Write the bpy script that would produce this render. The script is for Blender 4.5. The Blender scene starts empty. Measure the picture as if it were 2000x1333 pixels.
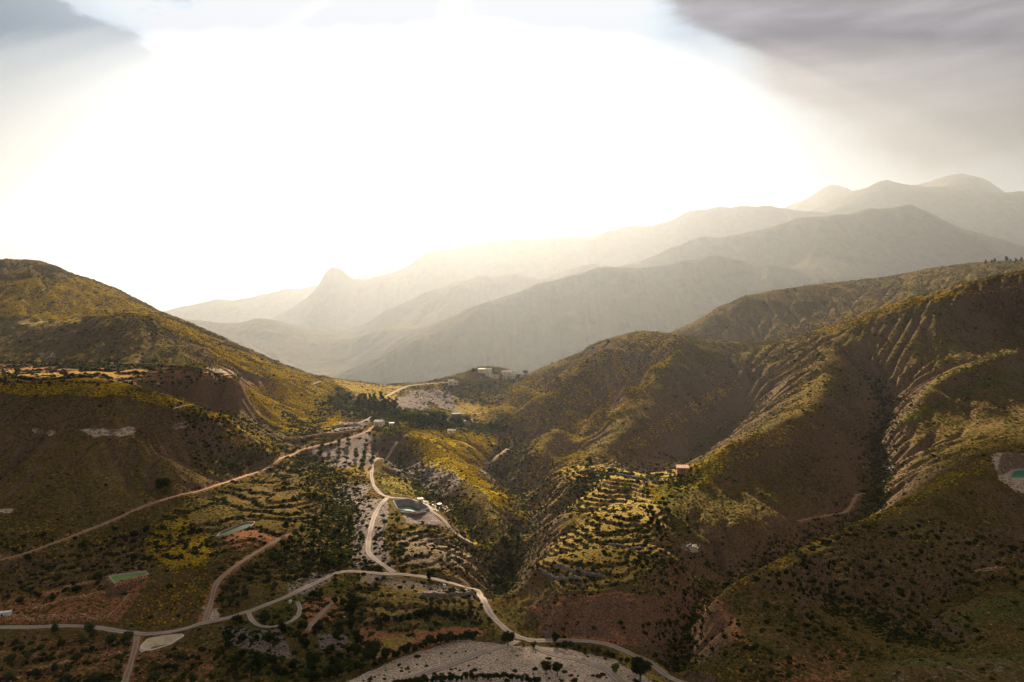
import bpy, math, random
import numpy as np
from mathutils import Vector

random.seed(7)
RNG = np.random.default_rng(7)
sc = bpy.context.scene
COL = sc.collection

# ------------------------------------------------------------------ camera, sky, sun, exposure
F, VH, CZ = 1428.0, 600.0, 150.0            # focal length and horizon row of the 2000 px photograph; flying height
cam_d = bpy.data.cameras.new('camera')
cam_d.sensor_width = 36.0
cam_d.lens = 36.0 * F / 2000.0
cam_d.shift_y = -(666.5 - VH) / 2000.0
cam_d.clip_start = 1.0
cam_d.clip_end = 80000.0
cam = bpy.data.objects.new('camera', cam_d)
cam.location = (0, 0, CZ)
cam.rotation_euler = (math.radians(90), 0, 0)
COL.objects.link(cam)
sc.camera = cam

SUN_AZ = math.radians(-5.0)                 # measured from +Y towards +X
SUN_EL = math.radians(27.5)
sun_dir = Vector((math.sin(SUN_AZ) * math.cos(SUN_EL), math.cos(SUN_AZ) * math.cos(SUN_EL), math.sin(SUN_EL)))
sun_d = bpy.data.lights.new('sun', 'SUN')
sun_d.energy = 5.0
sun_d.angle = math.radians(0.5)
sun_d.color = (1.0, 0.84, 0.60)
sun = bpy.data.objects.new('sun', sun_d)
sun.rotation_euler = (-sun_dir).to_track_quat('-Z', 'Y').to_euler()
sun.location = sun_dir * 3000
COL.objects.link(sun)

EXPOSURE = 1.72
sc.view_settings.view_transform = 'Standard'
sc.view_settings.look = 'None'
sc.view_settings.gamma = 1.0
sc.view_settings.use_curve_mapping = False
sc.view_settings.exposure = EXPOSURE
sc.render.engine = 'CYCLES'
sc.cycles.use_denoising = True
sc.cycles.max_bounces = 5
sc.cycles.diffuse_bounces = 2
sc.cycles.volume_bounces = 0
sc.cycles.transparent_max_bounces = 8
sc.cycles.use_fast_gi = False


class NT:
    """small helper to write node graphs"""
    def __init__(self, tree):
        self.t = tree; self.n = tree.nodes; self.l = tree.links
    def new(self, typ, **kw):
        nd = self.n.new(typ)
        for k, v in kw.items():
            setattr(nd, k, v)
        return nd
    def put(self, sock, v):
        if hasattr(v, 'is_output'):
            self.l.new(v, sock)
        elif v is not None:
            sock.default_value = v
    def math(self, op, a, b=None, c=None, clamp=False):
        nd = self.new('ShaderNodeMath', operation=op, use_clamp=clamp)
        for i, v in enumerate((a, b, c)):
            if v is not None:
                self.put(nd.inputs[i], v)
        return nd.outputs[0]
    def vmath(self, op, a, b=None):
        nd = self.new('ShaderNodeVectorMath', operation=op)
        self.put(nd.inputs[0], a)
        if b is not None:
            self.put(nd.inputs[1], b)
        return nd.outputs['Value'] if op in ('DOT_PRODUCT', 'LENGTH') else nd.outputs[0]
    def noise(self, vec, scale, detail=4, rough=0.55, dist=0.0):
        nd = self.new('ShaderNodeTexNoise')
        self.put(nd.inputs['Vector'], vec)
        nd.inputs['Scale'].default_value = scale
        nd.inputs['Detail'].default_value = detail
        nd.inputs['Roughness'].default_value = rough
        nd.inputs['Distortion'].default_value = dist
        return nd.outputs['Fac']
    def ramp(self, v, a, b, lo=0.0, hi=1.0):
        nd = self.new('ShaderNodeMapRange', interpolation_type='SMOOTHSTEP')
        self.put(nd.inputs['Value'], v)
        nd.inputs['From Min'].default_value = a; nd.inputs['From Max'].default_value = b
        nd.inputs['To Min'].default_value = lo; nd.inputs['To Max'].default_value = hi
        return nd.outputs[0]
    def mix(self, fac, a, b, mode='MIX'):
        nd = self.new('ShaderNodeMix', data_type='RGBA', blend_type=mode)
        self.put(nd.inputs[0], fac)
        for s, v in ((nd.inputs[6], a), (nd.inputs[7], b)):
            self.put(s, (*v, 1.0) if isinstance(v, tuple) and len(v) == 3 else v)
        return nd.outputs[2]


def build_world():
    w = bpy.data.worlds.new('World'); sc.world = w; w.use_nodes = True
    N = NT(w.node_tree); N.n.clear()
    out = N.new('ShaderNodeOutputWorld'); bg = N.new('ShaderNodeBackground')
    N.l.new(bg.outputs[0], out.inputs[0])
    sky = N.new('ShaderNodeTexSky', sky_type='NISHITA')
    sky.sun_disc = False; sky.sun_elevation = SUN_EL; sky.sun_rotation = SUN_AZ
    sky.altitude = 500; sky.air_density = 1.0; sky.dust_density = 2.5; sky.ozone_density = 1.0
    tc = N.new('ShaderNodeTexCoord')
    d = N.vmath('NORMALIZE', tc.outputs['Generated'])
    sep = N.new('ShaderNodeSeparateXYZ'); N.l.new(d, sep.inputs[0])
    x, y, z = sep.outputs
    az = N.math('MULTIPLY', N.math('ARCTAN2', x, y), 57.2958)       # degrees
    el = N.math('MULTIPLY', N.math('ARCSINE', z), 57.2958)
    cs = N.math('MAXIMUM', N.vmath('DOT_PRODUCT', d, tuple(sun_dir)), 0.0)
    comb = N.new('ShaderNodeCombineXYZ'); N.put(comb.inputs[0], az); N.put(comb.inputs[1], N.math('MULTIPLY', el, 2.2))
    p = comb.outputs[0]
    glow = N.math('ADD', N.math('MULTIPLY', N.math('POWER', cs, 13.0), 20.0),
                  N.math('MULTIPLY', N.math('POWER', cs, 6.0), 0.6))
    # hazy blue grey sky, brighter low down
    low = N.ramp(el, 2.0, 26.0, 1.0, 0.0)
    base = N.mix(low, (6.0, 7.0, 7.8), (1.6, 2.1, 2.6))
    base = N.mix(0.15, base, sky.outputs[0])
    veil = N.ramp(N.noise(N.vmath('MULTIPLY', p, (0.5, 1.6, 1.0)), 0.030, 6, 0.5, 0.5), 0.35, 0.70)
    col = N.mix(N.math('MULTIPLY', veil, 0.45), base, (4.8, 5.1, 5.4))
    # broken bright cloud on the left: streaks slanting down to the right
    rot = N.new('ShaderNodeVectorRotate', rotation_type='Z_AXIS'); N.put(rot.inputs['Vector'], p)
    rot.inputs['Angle'].default_value = math.radians(30)
    sm = N.vmath('MULTIPLY', rot.outputs[0], (0.7, 1.1, 1.0))
    n1 = N.noise(sm, 0.17, 12, 0.66, 0.15)
    nb = N.noise(p, 0.035, 5, 0.55, 0.4)
    t = N.math('SUBTRACT', el, N.math('MULTIPLY_ADD', az, -0.30, 8.5))   # height above the lower edge of the band
    t = N.math('MULTIPLY_ADD', N.math('SUBTRACT', nb, 0.5), 9.0, t)
    w_in = N.math('MULTIPLY', N.ramp(t, -0.8, 1.2), N.ramp(t, 2.0, 9.0, 1.0, 0.66))
    wc = N.ramp(N.math('ADD', n1, N.math('MULTIPLY', N.math('SUBTRACT', w_in, 0.75), 0.35)), 0.40, 0.56)
    wc = N.math('MULTIPLY', wc, N.ramp(t, -3.5, 3.0))
    wc = N.math('MULTIPLY', wc, N.ramp(az, 2.0, 14.0, 1.0, 0.0))
    dk = N.math('MULTIPLY', N.ramp(N.math('MULTIPLY_ADD', N.math('SUBTRACT', n1, 0.5), 14.0, t), 0.0, 6.0), N.ramp(N.math('MULTIPLY_ADD', N.math('SUBTRACT', n1, 0.5), 30.0, az), -22.0, -2.0, 1.0, 0.0))
    col = N.mix(N.math('MULTIPLY', dk, 0.45), col, (8.4, 9.0, 9.5))
    col = N.mix(wc, col, (13.5, 14.0, 14.4))
    g = N.new('ShaderNodeCombineColor'); N.put(g.inputs[0], glow)
    N.put(g.inputs[1], N.math('MULTIPLY', glow, 0.98)); N.put(g.inputs[2], N.math('MULTIPLY', glow, 0.95))
    col = N.mix(1.0, col, g.outputs[0], 'ADD')
    # heavy grey bank upper right
    n2 = N.noise(N.vmath('MULTIPLY', p, (0.7, 1.1, 1.0)), 0.085, 12, 0.62, 0.15)
    edge = N.math('MULTIPLY_ADD', az, -0.78, 31.0)                  # lower-left edge of the bank
    lim = N.math('MAXIMUM', N.math('MINIMUM', edge, 24.5), 8.2)
    s = N.math('SUBTRACT', el, lim)
    s = N.math('MULTIPLY_ADD', N.math('SUBTRACT', n2, 0.5), 11.0, s)
    az_ok = N.ramp(N.math('ADD', az, N.math('MULTIPLY', N.math('SUBTRACT', n2, 0.5), 30.0)), -2.0, 16.0)
    cb = N.math('MULTIPLY', N.ramp(s, -0.8, 2.2), az_ok)
    n3 = N.noise(N.vmath('MULTIPLY', p, (0.6, 1.4, 1.0)), 0.11, 12, 0.6, 0.15)
    bank = N.mix(N.ramp(n3, 0.36, 0.66), (9.0, 7.9, 7.7), (13.0, 11.6, 11.3))
    lowd = N.ramp(el, 5.0, 22.0, 0.10, 0.95)
    ld = N.new('ShaderNodeCombineColor')
    for i in range(3):
        N.put(ld.inputs[i], lowd)
    bank = N.mix(1.0, bank, ld.outputs[0], 'MULTIPLY')
    rimf = N.ramp(s, 3.0, 0.0)
    bank = N.mix(N.math('MULTIPLY', rimf, 0.30), bank, (10.0, 9.3, 9.0))
    warm = N.math('MULTIPLY', N.math('POWER', cs, 40.0), 2.5)
    wcol = N.new('ShaderNodeCombineColor')
    for i, k in enumerate((1.0, 0.93, 0.88)):
        N.put(wcol.inputs[i], N.math('MULTIPLY', warm, k))
    bank = N.mix(1.0, bank, wcol.outputs[0], 'ADD')
    col = N.mix(N.math('MULTIPLY', cb, 0.97), col, bank)
    col = N.vmath('MULTIPLY', col, (0.34, 0.36, 0.38))
    col = N.vmath('MINIMUM', col, (7.3, 7.4, 7.6))
    # unseen sky overhead and behind the viewer, darkened and warmed to tune ambient light
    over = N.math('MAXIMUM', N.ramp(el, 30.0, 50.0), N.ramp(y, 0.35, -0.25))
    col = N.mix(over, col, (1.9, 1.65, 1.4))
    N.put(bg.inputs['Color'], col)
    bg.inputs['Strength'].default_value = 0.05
build_world()

# ------------------------------------------------------------------ terrain: a height field on rays of the valley
U0, U1, NU = -420.0, 2420.0, 1500
UU = np.linspace(U0, U1, NU)
Lseg = [np.linspace(math.log(170), math.log(275), 90, endpoint=False),
        np.linspace(math.log(275), math.log(1200), 900, endpoint=False),
        np.linspace(math.log(1200), math.log(8200), 440)]
LL = np.concatenate(Lseg); NL = len(LL); YY = np.exp(LL)

CTRL = []
def P(pts, closed=False):
    """a crest, foot or gully: (column, row, distance) picks joined up"""
    pts = [tuple(map(float, p)) for p in pts]
    for a, b in zip(pts[:-1], pts[1:]):
        du = (b[0] - a[0]) / 100; dl = (math.log(b[2]) - math.log(a[2])) / 0.1
        n = max(1, int(math.hypot(du, dl) / 0.45))
        for i in range(n):
            t = i / n
            CTRL.append((a[0] + (b[0] - a[0]) * t, a[1] + (b[1] - a[1]) * t, math.exp(math.log(a[2]) + (math.log(b[2]) - math.log(a[2])) * t)))
    CTRL.append(pts[-1])

# top-left hill
P([(-500,570,1300),(-100,527,1230),(0,519,1200),(70,515,1190),(95,521,1190),(110,530,1185),(160,548,1180),(200,562,1175),(240,576,1165),(270,592,1160),(300,613,1150),(340,631,1135),(390,650,1110),(440,671,1080),(500,697,1045),(560,722,1005),(600,733,980),(650,741,945),(700,747,905),(760,757,880),(795,754,880),(840,749,900),(880,745,915)])
P([(-400,650,905),(0,632,900),(60,633,895),(150,632,900),(230,628,935)])                       # shelf behind the second bump
P([(-300,680,840),(0,655,850),(60,642,850),(120,627,850),(180,616,855),(240,611,860),(300,617,865),(370,640,870),(410,657,880)])
P([(-300,712,740),(0,712,735),(120,710,735),(250,708,740),(380,715,745),(460,735,740),(540,742,770)])  # foot
P([(-300,745,650),(0,740,645),(150,737,650),(300,735,655),(400,738,660),(470,745,670)])         # fields
P([(-300,760,560),(0,748,575),(100,745,580),(200,746,585),(270,757,585),(330,772,585),(390,792,585),(450,818,590),(500,842,595),(545,866,600)])
P([(330,800,640),(420,805,650),(500,815,660),(560,830,670),(600,845,650),(640,850,640)])        # dip behind the mound
P([(530,770,760),(580,790,740),(640,822,705),(665,832,690)])
P([(640,768,800),(690,790,770),(730,800,740),(760,815,715)])                                    # wooded gully
P([(760,757,860),(775,765,850),(820,775,830),(870,800,770),(900,812,740)])
P([(-300,1130,380),(0,1092,385),(120,1065,400),(230,1010,440),(330,975,475),(440,950,510),(520,915,560),(575,885,600),(640,868,625),(720,845,655),(735,832,680)])   # track
P([(-300,940,470),(0,930,475),(150,900,490),(300,880,520),(420,880,550)])
P([(330,900,512),(345,955,482)])
P([(-300,1235,330),(0,1225,333),(150,1223,335),(275,1240,333),(400,1215,340),(530,1165,362),(600,1138,378),(665,1113,392)])  # road
P([(0,1150,368),(120,1140,370),(250,1128,376),(420,1080,397),(520,1060,410)])
P([(-300,1400,270),(0,1333,292),(300,1330,293),(500,1330,291)])
P([(450,1040,425),(560,990,465),(600,940,520),(610,900,570)])
P([(600,893,590),(650,940,530),(670,1000,475),(678,1060,425),(672,1105,394)])                   # gully west of the spur
P([(520,1160,362),(600,1190,345),(560,1240,322),(480,1280,305)])
P([(640,1200,340),(680,1270,312),(620,1330,292)])
# central spur
P([(735,835,680),(770,865,640),(728,905,590),(728,945,545),(745,970,515),(800,975,505),(850,985,495),(890,1020,470),(930,1060,445),(945,1090,425)])
P([(740,1110,396),(735,1050,436),(740,1000,480)])
P([(665,1113,392),(730,1118,392),(800,1125,390),(860,1138,382),(920,1155,372),(950,1180,360),(965,1212,346),(1000,1240,334),(1030,1257,328),(1100,1250,329),(1180,1258,326),(1260,1288,315),(1340,1333,299)])
P([(700,1180,352),(800,1185,350),(920,1190,347)])
P([(720,1260,322),(850,1245,325),(950,1235,327)])
P([(560,1345,282),(700,1320,287),(800,1295,298),(900,1280,305),(1000,1285,305),(1100,1300,300),(1200,1320,291)])   # river bed
P([(830,1060,432),(840,1100,405)])
# gully east of the knoll
P([(770,890,625),(820,930,570),(870,972,515),(910,1010,485),(950,1060,445),(985,1120,405)])
# yellow spur
P([(785,832,690),(800,850,665),(850,882,625),(910,915,590),(970,950,560),(1000,965,548),(1028,992,520),(1025,1015,500)])
P([(880,842,690),(900,870,655),(920,915,610),(965,935,590)])
P([(865,832,705),(920,835,710),(985,845,705),(1002,862,680),(990,880,660)])
P([(880,940,540),(950,990,500),(1000,1040,462)])
# main ravine
P([(880,822,720),(950,830,735),(1000,868,700),(1000,900,650),(985,925,615),(1010,960,575),(1035,995,530),(1030,1030,487),(1010,1070,452),(985,1110,420),(970,1150,390),(985,1195,357),(1020,1235,338)])
# hamlet knoll
P([(880,745,915),(905,738,925),(925,724,940),(945,717,950),(985,720,960),(1010,733,965),(1035,745,990)])
P([(880,765,880),(940,765,880),(985,770,885),(960,800,830),(950,822,770)])
P([(915,745,925),(960,742,925),(1000,745,930)])
# near right ridge
P([(955,822,760),(965,800,790),(985,775,825),(1005,752,860),(1035,733,900),(1070,713,935),(1100,700,955),(1150,678,980),(1200,658,990),(1245,648,995),(1290,651,995),(1340,658,990),(1400,667,970),(1450,669,980),(1500,667,970),(1560,655,950),(1620,637,930),(1700,610,910),(1780,583,900),(1870,561,890),(2000,537,880),(2200,510,880),(2500,495,880)])
# ribs running down from it and the hollows between them
P([(1170,680,890),(1130,705,850),(1080,740,800),(1040,770,765),(1000,800,735),(975,815,725)])
P([(1150,700,905),(1080,760,850),(1040,800,790),(1010,845,730)])
P([(1320,664,905),(1290,690,850),(1265,715,810),(1215,755,760),(1160,795,715),(1100,835,680),(1060,865,650),(1025,895,625)])
P([(1280,720,850),(1210,790,775),(1130,850,700),(1090,880,655),(1040,920,610)])
P([(1440,690,900),(1420,740,820),(1350,790,750),(1280,825,700),(1220,860,650),(1170,888,620),(1130,905,595),(1080,940,560),(1050,965,545)])
P([(1440,790,790),(1380,840,730),(1320,890,660),(1270,925,600)])
P([(1600,690,820),(1615,760,700),(1590,815,600),(1520,840,575),(1450,870,545),(1400,900,525),(1350,925,512),(1290,950,503),(1220,975,490),(1160,1000,470)])
P([(1700,700,800),(1740,770,730),(1715,850,650),(1722,910,580),(1700,970,505),(1640,1020,468),(1560,1065,435),(1460,1105,410),(1390,1150,382),(1350,1195,358),(1325,1260,328)])
P([(2100,690,760),(1980,700,740),(1880,735,710),(1800,775,675),(1745,815,640)])
P([(1980,620,830),(1900,690,770)])
P([(2200,820,640),(1960,800,640),(1850,850,600),(1760,900,570)])
# reservoir rib
P([(2400,850,560),(2100,870,530),(1960,885,505),(1880,925,468),(1800,965,436),(1730,998,415),(1660,1035,393),(1590,1070,374),(1520,1100,361),(1440,1125,354),(1398,1150,348),(1385,1190,340)])
P([(2100,960,455),(1985,935,470),(1960,925,475)])
P([(1520,1030,440),(1430,1030,440),(1350,1050,430),(1330,1100,404)])
P([(1400,990,465),(1500,930,515),(1600,900,545)])
# bench fields above the red cliff
P([(1075,1010,450),(1120,1000,448),(1200,1010,430),(1280,1020,425)])
P([(1100,940,530),(1200,930,520),(1300,925,540)])
P([(1065,1060,410),(1150,1060,398),(1250,1065,394),(1320,1070,398)])
P([(1045,1100,380),(1100,1120,362),(1200,1125,356),(1290,1130,358)])
P([(1062,1190,345),(1085,1175,342),(1150,1165,340),(1230,1165,339),(1290,1172,341)])
P([(1050,1238,335),(1100,1235,334),(1160,1238,331),(1240,1242,329),(1300,1248,330)])
P([(1030,1150,366)])
# right foreground
P([(1750,1105,362),(1850,1120,358),(2000,1100,375)])
P([(1620,1170,358),(1700,1200,345),(1790,1235,328),(1830,1255,318)])
P([(2300,1120,352),(2000,1150,342),(1930,1163,338),(1870,1185,332),(1830,1205,327),(1815,1235,316)])
P([(2300,1160,400),(2000,1128,375),(1900,1150,362),(1820,1195,345)])
P([(2300,1270,292),(2000,1278,292),(1900,1279,292),(1800,1285,291),(1740,1300,288),(1700,1335,280)])
P([(2000,1265,303),(1860,1275,300),(1760,1290,300)])
P([(1450,1200,328),(1500,1280,302),(1560,1333,288)])
P([(1420,1175,344),(1445,1212,332),(1465,1235,326)])
for u in range(-400, 2500, 350):
    CTRL.append((u, 1500, 225)); CTRL.append((u, 1650, 185)); CTRL.append((u, 1800, 165))
# second spur on the right
P([(1240,690,1150),(1310,648,1200),(1360,625,1240),(1400,600,1270),(1450,580,1300),(1500,570,1330),(1560,562,1350),(1650,553,1370),(1730,545,1380),(1800,530,1390),(1850,523,1400),(1890,516,1400),(1940,513,1400),(2000,512,1400),(2500,470,1450)])
P([(1350,690,1100),(1450,700,1080),(1600,680,1070),(1800,610,1050),(2000,565,1040),(2400,530,1040)])
P([(1480,620,1200),(1420,650,1150)])
P([(1640,600,1230),(1540,650,1130)])
# hollow beyond the near hills
P([(-500,760,1400),(0,760,1445),(300,790,1420),(600,810,1250),(800,815,1150),(1000,810,1180),(1150,780,1200),(1250,750,1350)])
P([(-500,700,2000),(0,730,1900),(300,760,1700),(600,775,1500),(800,790,1450),(1000,790,1500),(1200,730,1600),(1400,680,1750),(1600,640,1850),(1800,600,1900),(2000,580,1900),(2500,560,1950)])
# middle ridge
P([(600,775,1650),(660,745,1700),(720,715,1760),(800,673,1850),(860,642,1930),(930,607,2050),(1000,578,2200),(1060,553,2300),(1110,541,2400),(1160,526,2480),(1190,523,2500),(1230,526,2500),(1270,525,2520),(1330,511,2560),(1380,501,2600),(1405,498,2620),(1450,504,2620),(1500,517,2600),(1560,535,2560)])
P([(1500,530,2500),(1450,560,2350),(1390,590,2200),(1330,625,2050),(1300,650,1950)])
P([(1390,515,2500),(1340,560,2300),(1290,610,2100),(1240,660,1900)])
P([(1640,540,2500),(1560,570,2350),(1500,600,2150)])
P([(1470,560,2480),(1400,600,2280),(1330,660,2050)])
P([(820,690,1750),(760,730,1680),(700,765,1600)])
P([(900,650,1850),(800,715,1720),(740,755,1620)])
P([(1150,560,2250),(1050,650,1950),(950,730,1700)])
# mountain on the right
P([(1180,560,3200),(1225,524,3300),(1300,492,3400),(1370,463,3500),(1450,457,3550),(1500,444,3600),(1560,426,3650),(1620,418,3700),(1700,408,3750),(1775,403,3800),(1810,411,3800),(1860,436,3750),(1910,455,3700),(1960,470,3650),(2050,500,3600),(2400,560,3500)])
P([(1720,430,3500),(1650,480,3100),(1600,520,2800)])
P([(1830,440,3500),(1760,500,3050),(1740,560,2500)])
P([(1880,470,3400),(1850,530,2800)])
P([(1000,650,2800),(1200,590,2900),(1350,560,2950),(1500,555,2900)])
P([(2000,520,3000),(1900,540,2500)])
# low far hills on the left
P([(-500,690,2600),(100,680,2700),(400,690,2500),(600,730,2200),(720,720,2150)])
P([(590,714,2400),(650,685,2500),(700,660,2600),(760,640,2700),(830,640,2750)])
P([(200,640,3600),(330,620,3600),(400,630,3500),(450,635,3400),(500,624,3300),(540,628,3250),(580,640,3200),(640,652,3150),(720,665,3000)])
P([(700,640,3300),(760,605,3400),(830,573,3500),(890,553,3600),(930,543,3650),(1000,537,3700),(1070,538,3700),(1130,521,3750),(1170,519,3750),(1230,530,3700)])
P([(-500,720,4300),(300,660,4300),(600,655,4200),(800,630,4200),(1000,600,4300),(1200,560,4300),(1400,520,4400),(1600,480,4400),(1800,470,4500),(2000,520,4400),(2500,560,4400)])
# far ridge with the rock knob
P([(480,650,4800),(540,618,4900),(580,596,5000),(608,574,5000),(618,556,5000),(628,542,5000),(640,533,5000),(655,530,5000),(670,537,5000),(684,547,5000),(695,551,5000),(740,541,5050),(780,530,5100),(800,519,5100),(815,507,5100),(826,500,5100),(870,489,5150),(930,477,5200),(970,470,5200),(1010,468,5250),(1060,467,5300),(1110,461,5350),(1180,456,5400),(1230,442,5450),(1300,432,5500),(1345,409,5500),(1400,404,5500),(1450,404,5500),(1500,401,5500),(1545,410,5400),(1600,414,5300),(1680,440,5200)])
P([(652,600,4500),(620,640,4300)])
P([(900,540,4700),(1100,520,4700),(1300,490,4900)])
P([(-500,670,6000),(300,650,5800),(600,620,5900),(700,590,6000),(900,560,6200),(1300,520,6300),(1550,470,6000)])
P([(200,630,6900),(310,613,6900),(350,603,6900),(400,590,6900),(430,585,6900),(500,577,6900),(560,568,6900),(620,558,6900)])
P([(660,560,8500),(700,540,8500),(735,526,8500),(765,519,8500),(790,523,8500),(840,560,8500)])
# highest mountains on the right
P([(1540,440,6300),(1600,408,6500),(1640,390,6600),(1690,366,6700),(1715,355,6700),(1732,351,6700),(1750,355,6700),(1790,363,6700),(1850,367,6700),(1920,367,6700),(2000,373,6600),(2150,385,6500),(2500,430,6500)])
P([(1990,420,5800),(1900,460,5200),(1830,440,5000)])
P([(1480,430,8500),(1540,403,8500),(1580,391,8500),(1610,374,8500),(1628,369,8500),(1650,372,8500),(1700,400,8500)])
P([(1740,400,8500),(1785,363,8500),(1840,357,8500),(1890,354,8500),(1925,357,8500),(1945,364,8500),(2000,395,8500)])
for u in range(-400, 2500, 250):
    CTRL.append((u, 640, 10500)); CTRL.append((u, 645, 13000)); 
for u, v in ((200,650),(450,640),(650,600),(900,610),(1100,610),(1300,600),(1500,500),(1750,440),(2000,430)):
    CTRL.append((u, v, 7600))

def solve_field():
    c = np.array(CTRL)
    c[:, 2] = np.where(c[:, 2] > 1460, 2100 * (np.maximum(c[:, 2], 1) / 1500) ** 0.60, c[:, 2])
    c = c[c[:, 2] < 24000]
    X = np.stack([c[:, 0] / 100, np.log(c[:, 2]) / 0.1], 1)
    # drop near-duplicates
    keep = []
    seen = set()
    for i, p in enumerate(X):
        k = (round(p[0] / 0.12), round(p[1] / 0.12))
        if k not in seen:
            seen.add(k); keep.append(i)
    X = X[keep]; v = c[keep, 1]; n = len(X)
    D = np.sqrt(((X[:, None] - X[None]) ** 2).sum(-1) + 0.02)
    A = np.zeros((n + 3, n + 3)); A[:n, :n] = -D + np.eye(n) * 0.035
    Pm = np.concatenate([np.ones((n, 1)), X], 1); A[:n, n:] = Pm; A[n:, :n] = Pm.T
    w = np.linalg.solve(A, np.concatenate([v, np.zeros(3)]))
    cu = np.linspace(U0, U1, 340); cl = np.linspace(LL[0], LL[-1], 420)
    out = np.zeros((len(cl), len(cu)))
    XU = cu / 100
    for j, l in enumerate(cl):
        t = l / 0.1
        d = np.sqrt((XU[:, None] - X[None, :, 0]) ** 2 + (t - X[None, :, 1]) ** 2 + 0.02)
        out[j] = -(d @ w[:n]) + w[n] + w[n + 1] * XU + w[n + 2] * t
    def cub(src, q, arr):       # cubic resample along axis 0
        f = (q - src[0]) / (src[1] - src[0]); i = np.clip(np.floor(f).astype(int), 0, len(src) - 2); t = (f - i)[:, None]
        g = lambda k: arr[np.clip(i + k, 0, len(src) - 1)]
        p0, p1, p2, p3 = g(-1), g(0), g(1), g(2)
        return 0.5 * (2 * p1 + (p2 - p0) * t + (2 * p0 - 5 * p1 + 4 * p2 - p3) * t * t + (3 * p1 - p0 - 3 * p2 + p3) * t ** 3)
    a = cub(cl, LL, out)
    return cub(cu, UU, a.T).T.copy()

_perm = RNG.permutation(4096)
_gr = RNG.random(4096).astype(np.float32) * 2 * np.pi
_gx, _gy = np.cos(_gr), np.sin(_gr)
def perlin(x, y, seed=0):
    xi = np.floor(x).astype(np.int64); yi = np.floor(y).astype(np.int64)
    xf = (x - xi).astype(np.float32); yf = (y - yi).astype(np.float32)
    def g(ix, iy, fx, fy):
        h = _perm[(_perm[(ix + seed * 131) & 4095] + iy) & 4095]
        return _gx[h] * fx + _gy[h] * fy
    u = xf * xf * xf * (xf * (xf * 6 - 15) + 10); v = yf * yf * yf * (yf * (yf * 6 - 15) + 10)
    a = g(xi, yi, xf, yf); b = g(xi + 1, yi, xf - 1, yf); c = g(xi, yi + 1, xf, yf - 1); d = g(xi + 1, yi + 1, xf - 1, yf - 1)
    return (a + (b - a) * u + (c - a) * v + (a - b - c + d) * u * v) * 1.5
def fbm(x, y, wl, octv, seed=0, gain=0.5, ridged=False):
    s = np.zeros_like(x, dtype=np.float32); a = 1.0; tot = 0
    for o in range(octv):
        n = perlin(x / wl + 17.3 * o, y / wl - 9.1 * o, seed + o)
        if ridged:
            n = 1 - 2 * np.abs(n)
        s += a * n; tot += a; a *= gain; wl *= 0.5
    return s / tot
def sstep(a, b, x):
    t = np.clip((x - a) / (b - a), 0, 1); return t * t * (3 - 2 * t)

V = solve_field()
V = V - 10 * np.exp(-np.abs((UU[None, :] - 654) / 27) ** 4 - ((LL[:, None] - math.log(2100 * (5000 / 1500) ** 0.60)) / 0.035) ** 2)   # the rock knob
XX = ((UU[None, :] - 1000) / F) * YY[:, None]
YG = np.repeat(YY[:, None], NU, 1)
Z = CZ - (V - VH) / F * YG
XX = XX.astype(np.float32); YG = YG.astype(np.float32)
# relief that grows with the scale of the slope it sits on
lnY = LL[:, None]
near = 1 - sstep(math.log(1100), math.log(2400), lnY)
wx = XX + 14 * fbm(XX, YG, 90, 3, 40); wy = YG + 14 * fbm(XX, YG, 90, 3, 50)
amp = sstep(240, 700, YG) * 0.7 + 0.3
Z += near * (1.6 * fbm(wx, wy, 46, 4, 1, 0.5, True) * amp + 1.2 * fbm(wx, wy, 22, 5, 9, 0.6))
Z += near * 0.22 * fbm(XX, YG, 3.2, 3, 77)
wx2 = XX + 160 * fbm(XX, YG, 900, 3, 41); wy2 = YG + 160 * fbm(XX, YG, 900, 3, 51)
Z += (1 - near) * (YG / 4800) ** 0.8 * (20 * fbm(wx2, wy2, 620, 6, 21, 0.5, True) - 8 + 9 * fbm(wx2, wy2, 160, 5, 31, 0.55, True))

def vrow(z=None):
    return VH + F * (CZ - (Z if z is None else z)) / YG

def bil(gx0, gy0, h, arr, x, y):
    fx = np.clip((x - gx0) / h, 0, arr.shape[1] - 1.001); fy = np.clip((y - gy0) / h, 0, arr.shape[0] - 1.001)
    i = fx.astype(int); j = fy.astype(int); fx = fx - i; fy = fy - j
    return (arr[j, i] * (1 - fx) + arr[j, i + 1] * fx) * (1 - fy) + (arr[j + 1, i] * (1 - fx) + arr[j + 1, i + 1] * fx) * fy
def terrain_z(x, y, z=None):
    """height of the ground under world points"""
    z = Z if z is None else z
    x = np.atleast_1d(np.asarray(x, float)); y = np.atleast_1d(np.asarray(y, float))
    y = np.clip(y, YY[0] * 1.001, YY[-1] * 0.999)
    u = np.clip((x / y) * F + 1000, U0, U1 - 1e-3)
    fu = (u - U0) / (U1 - U0) * (NU - 1); i = np.clip(fu.astype(int), 0, NU - 2); fu = fu - i
    j = np.clip(np.searchsorted(YY, y) - 1, 0, NL - 2); fv = (y - YY[j]) / (YY[j + 1] - YY[j])
    return (z[j, i] * (1 - fu) + z[j, i + 1] * fu) * (1 - fv) + (z[j + 1, i] * (1 - fu) + z[j + 1, i + 1] * fu) * fv
def blur(a, n):
    for _ in range(n):
        a = np.pad(a, 1, 'edge'); a = (a[1:-1, 1:-1] * 4 + 2 * (a[:-2, 1:-1] + a[2:, 1:-1] + a[1:-1, :-2] + a[1:-1, 2:]) + a[:-2, :-2] + a[:-2, 2:] + a[2:, :-2] + a[2:, 2:]) / 16
    return a
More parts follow.
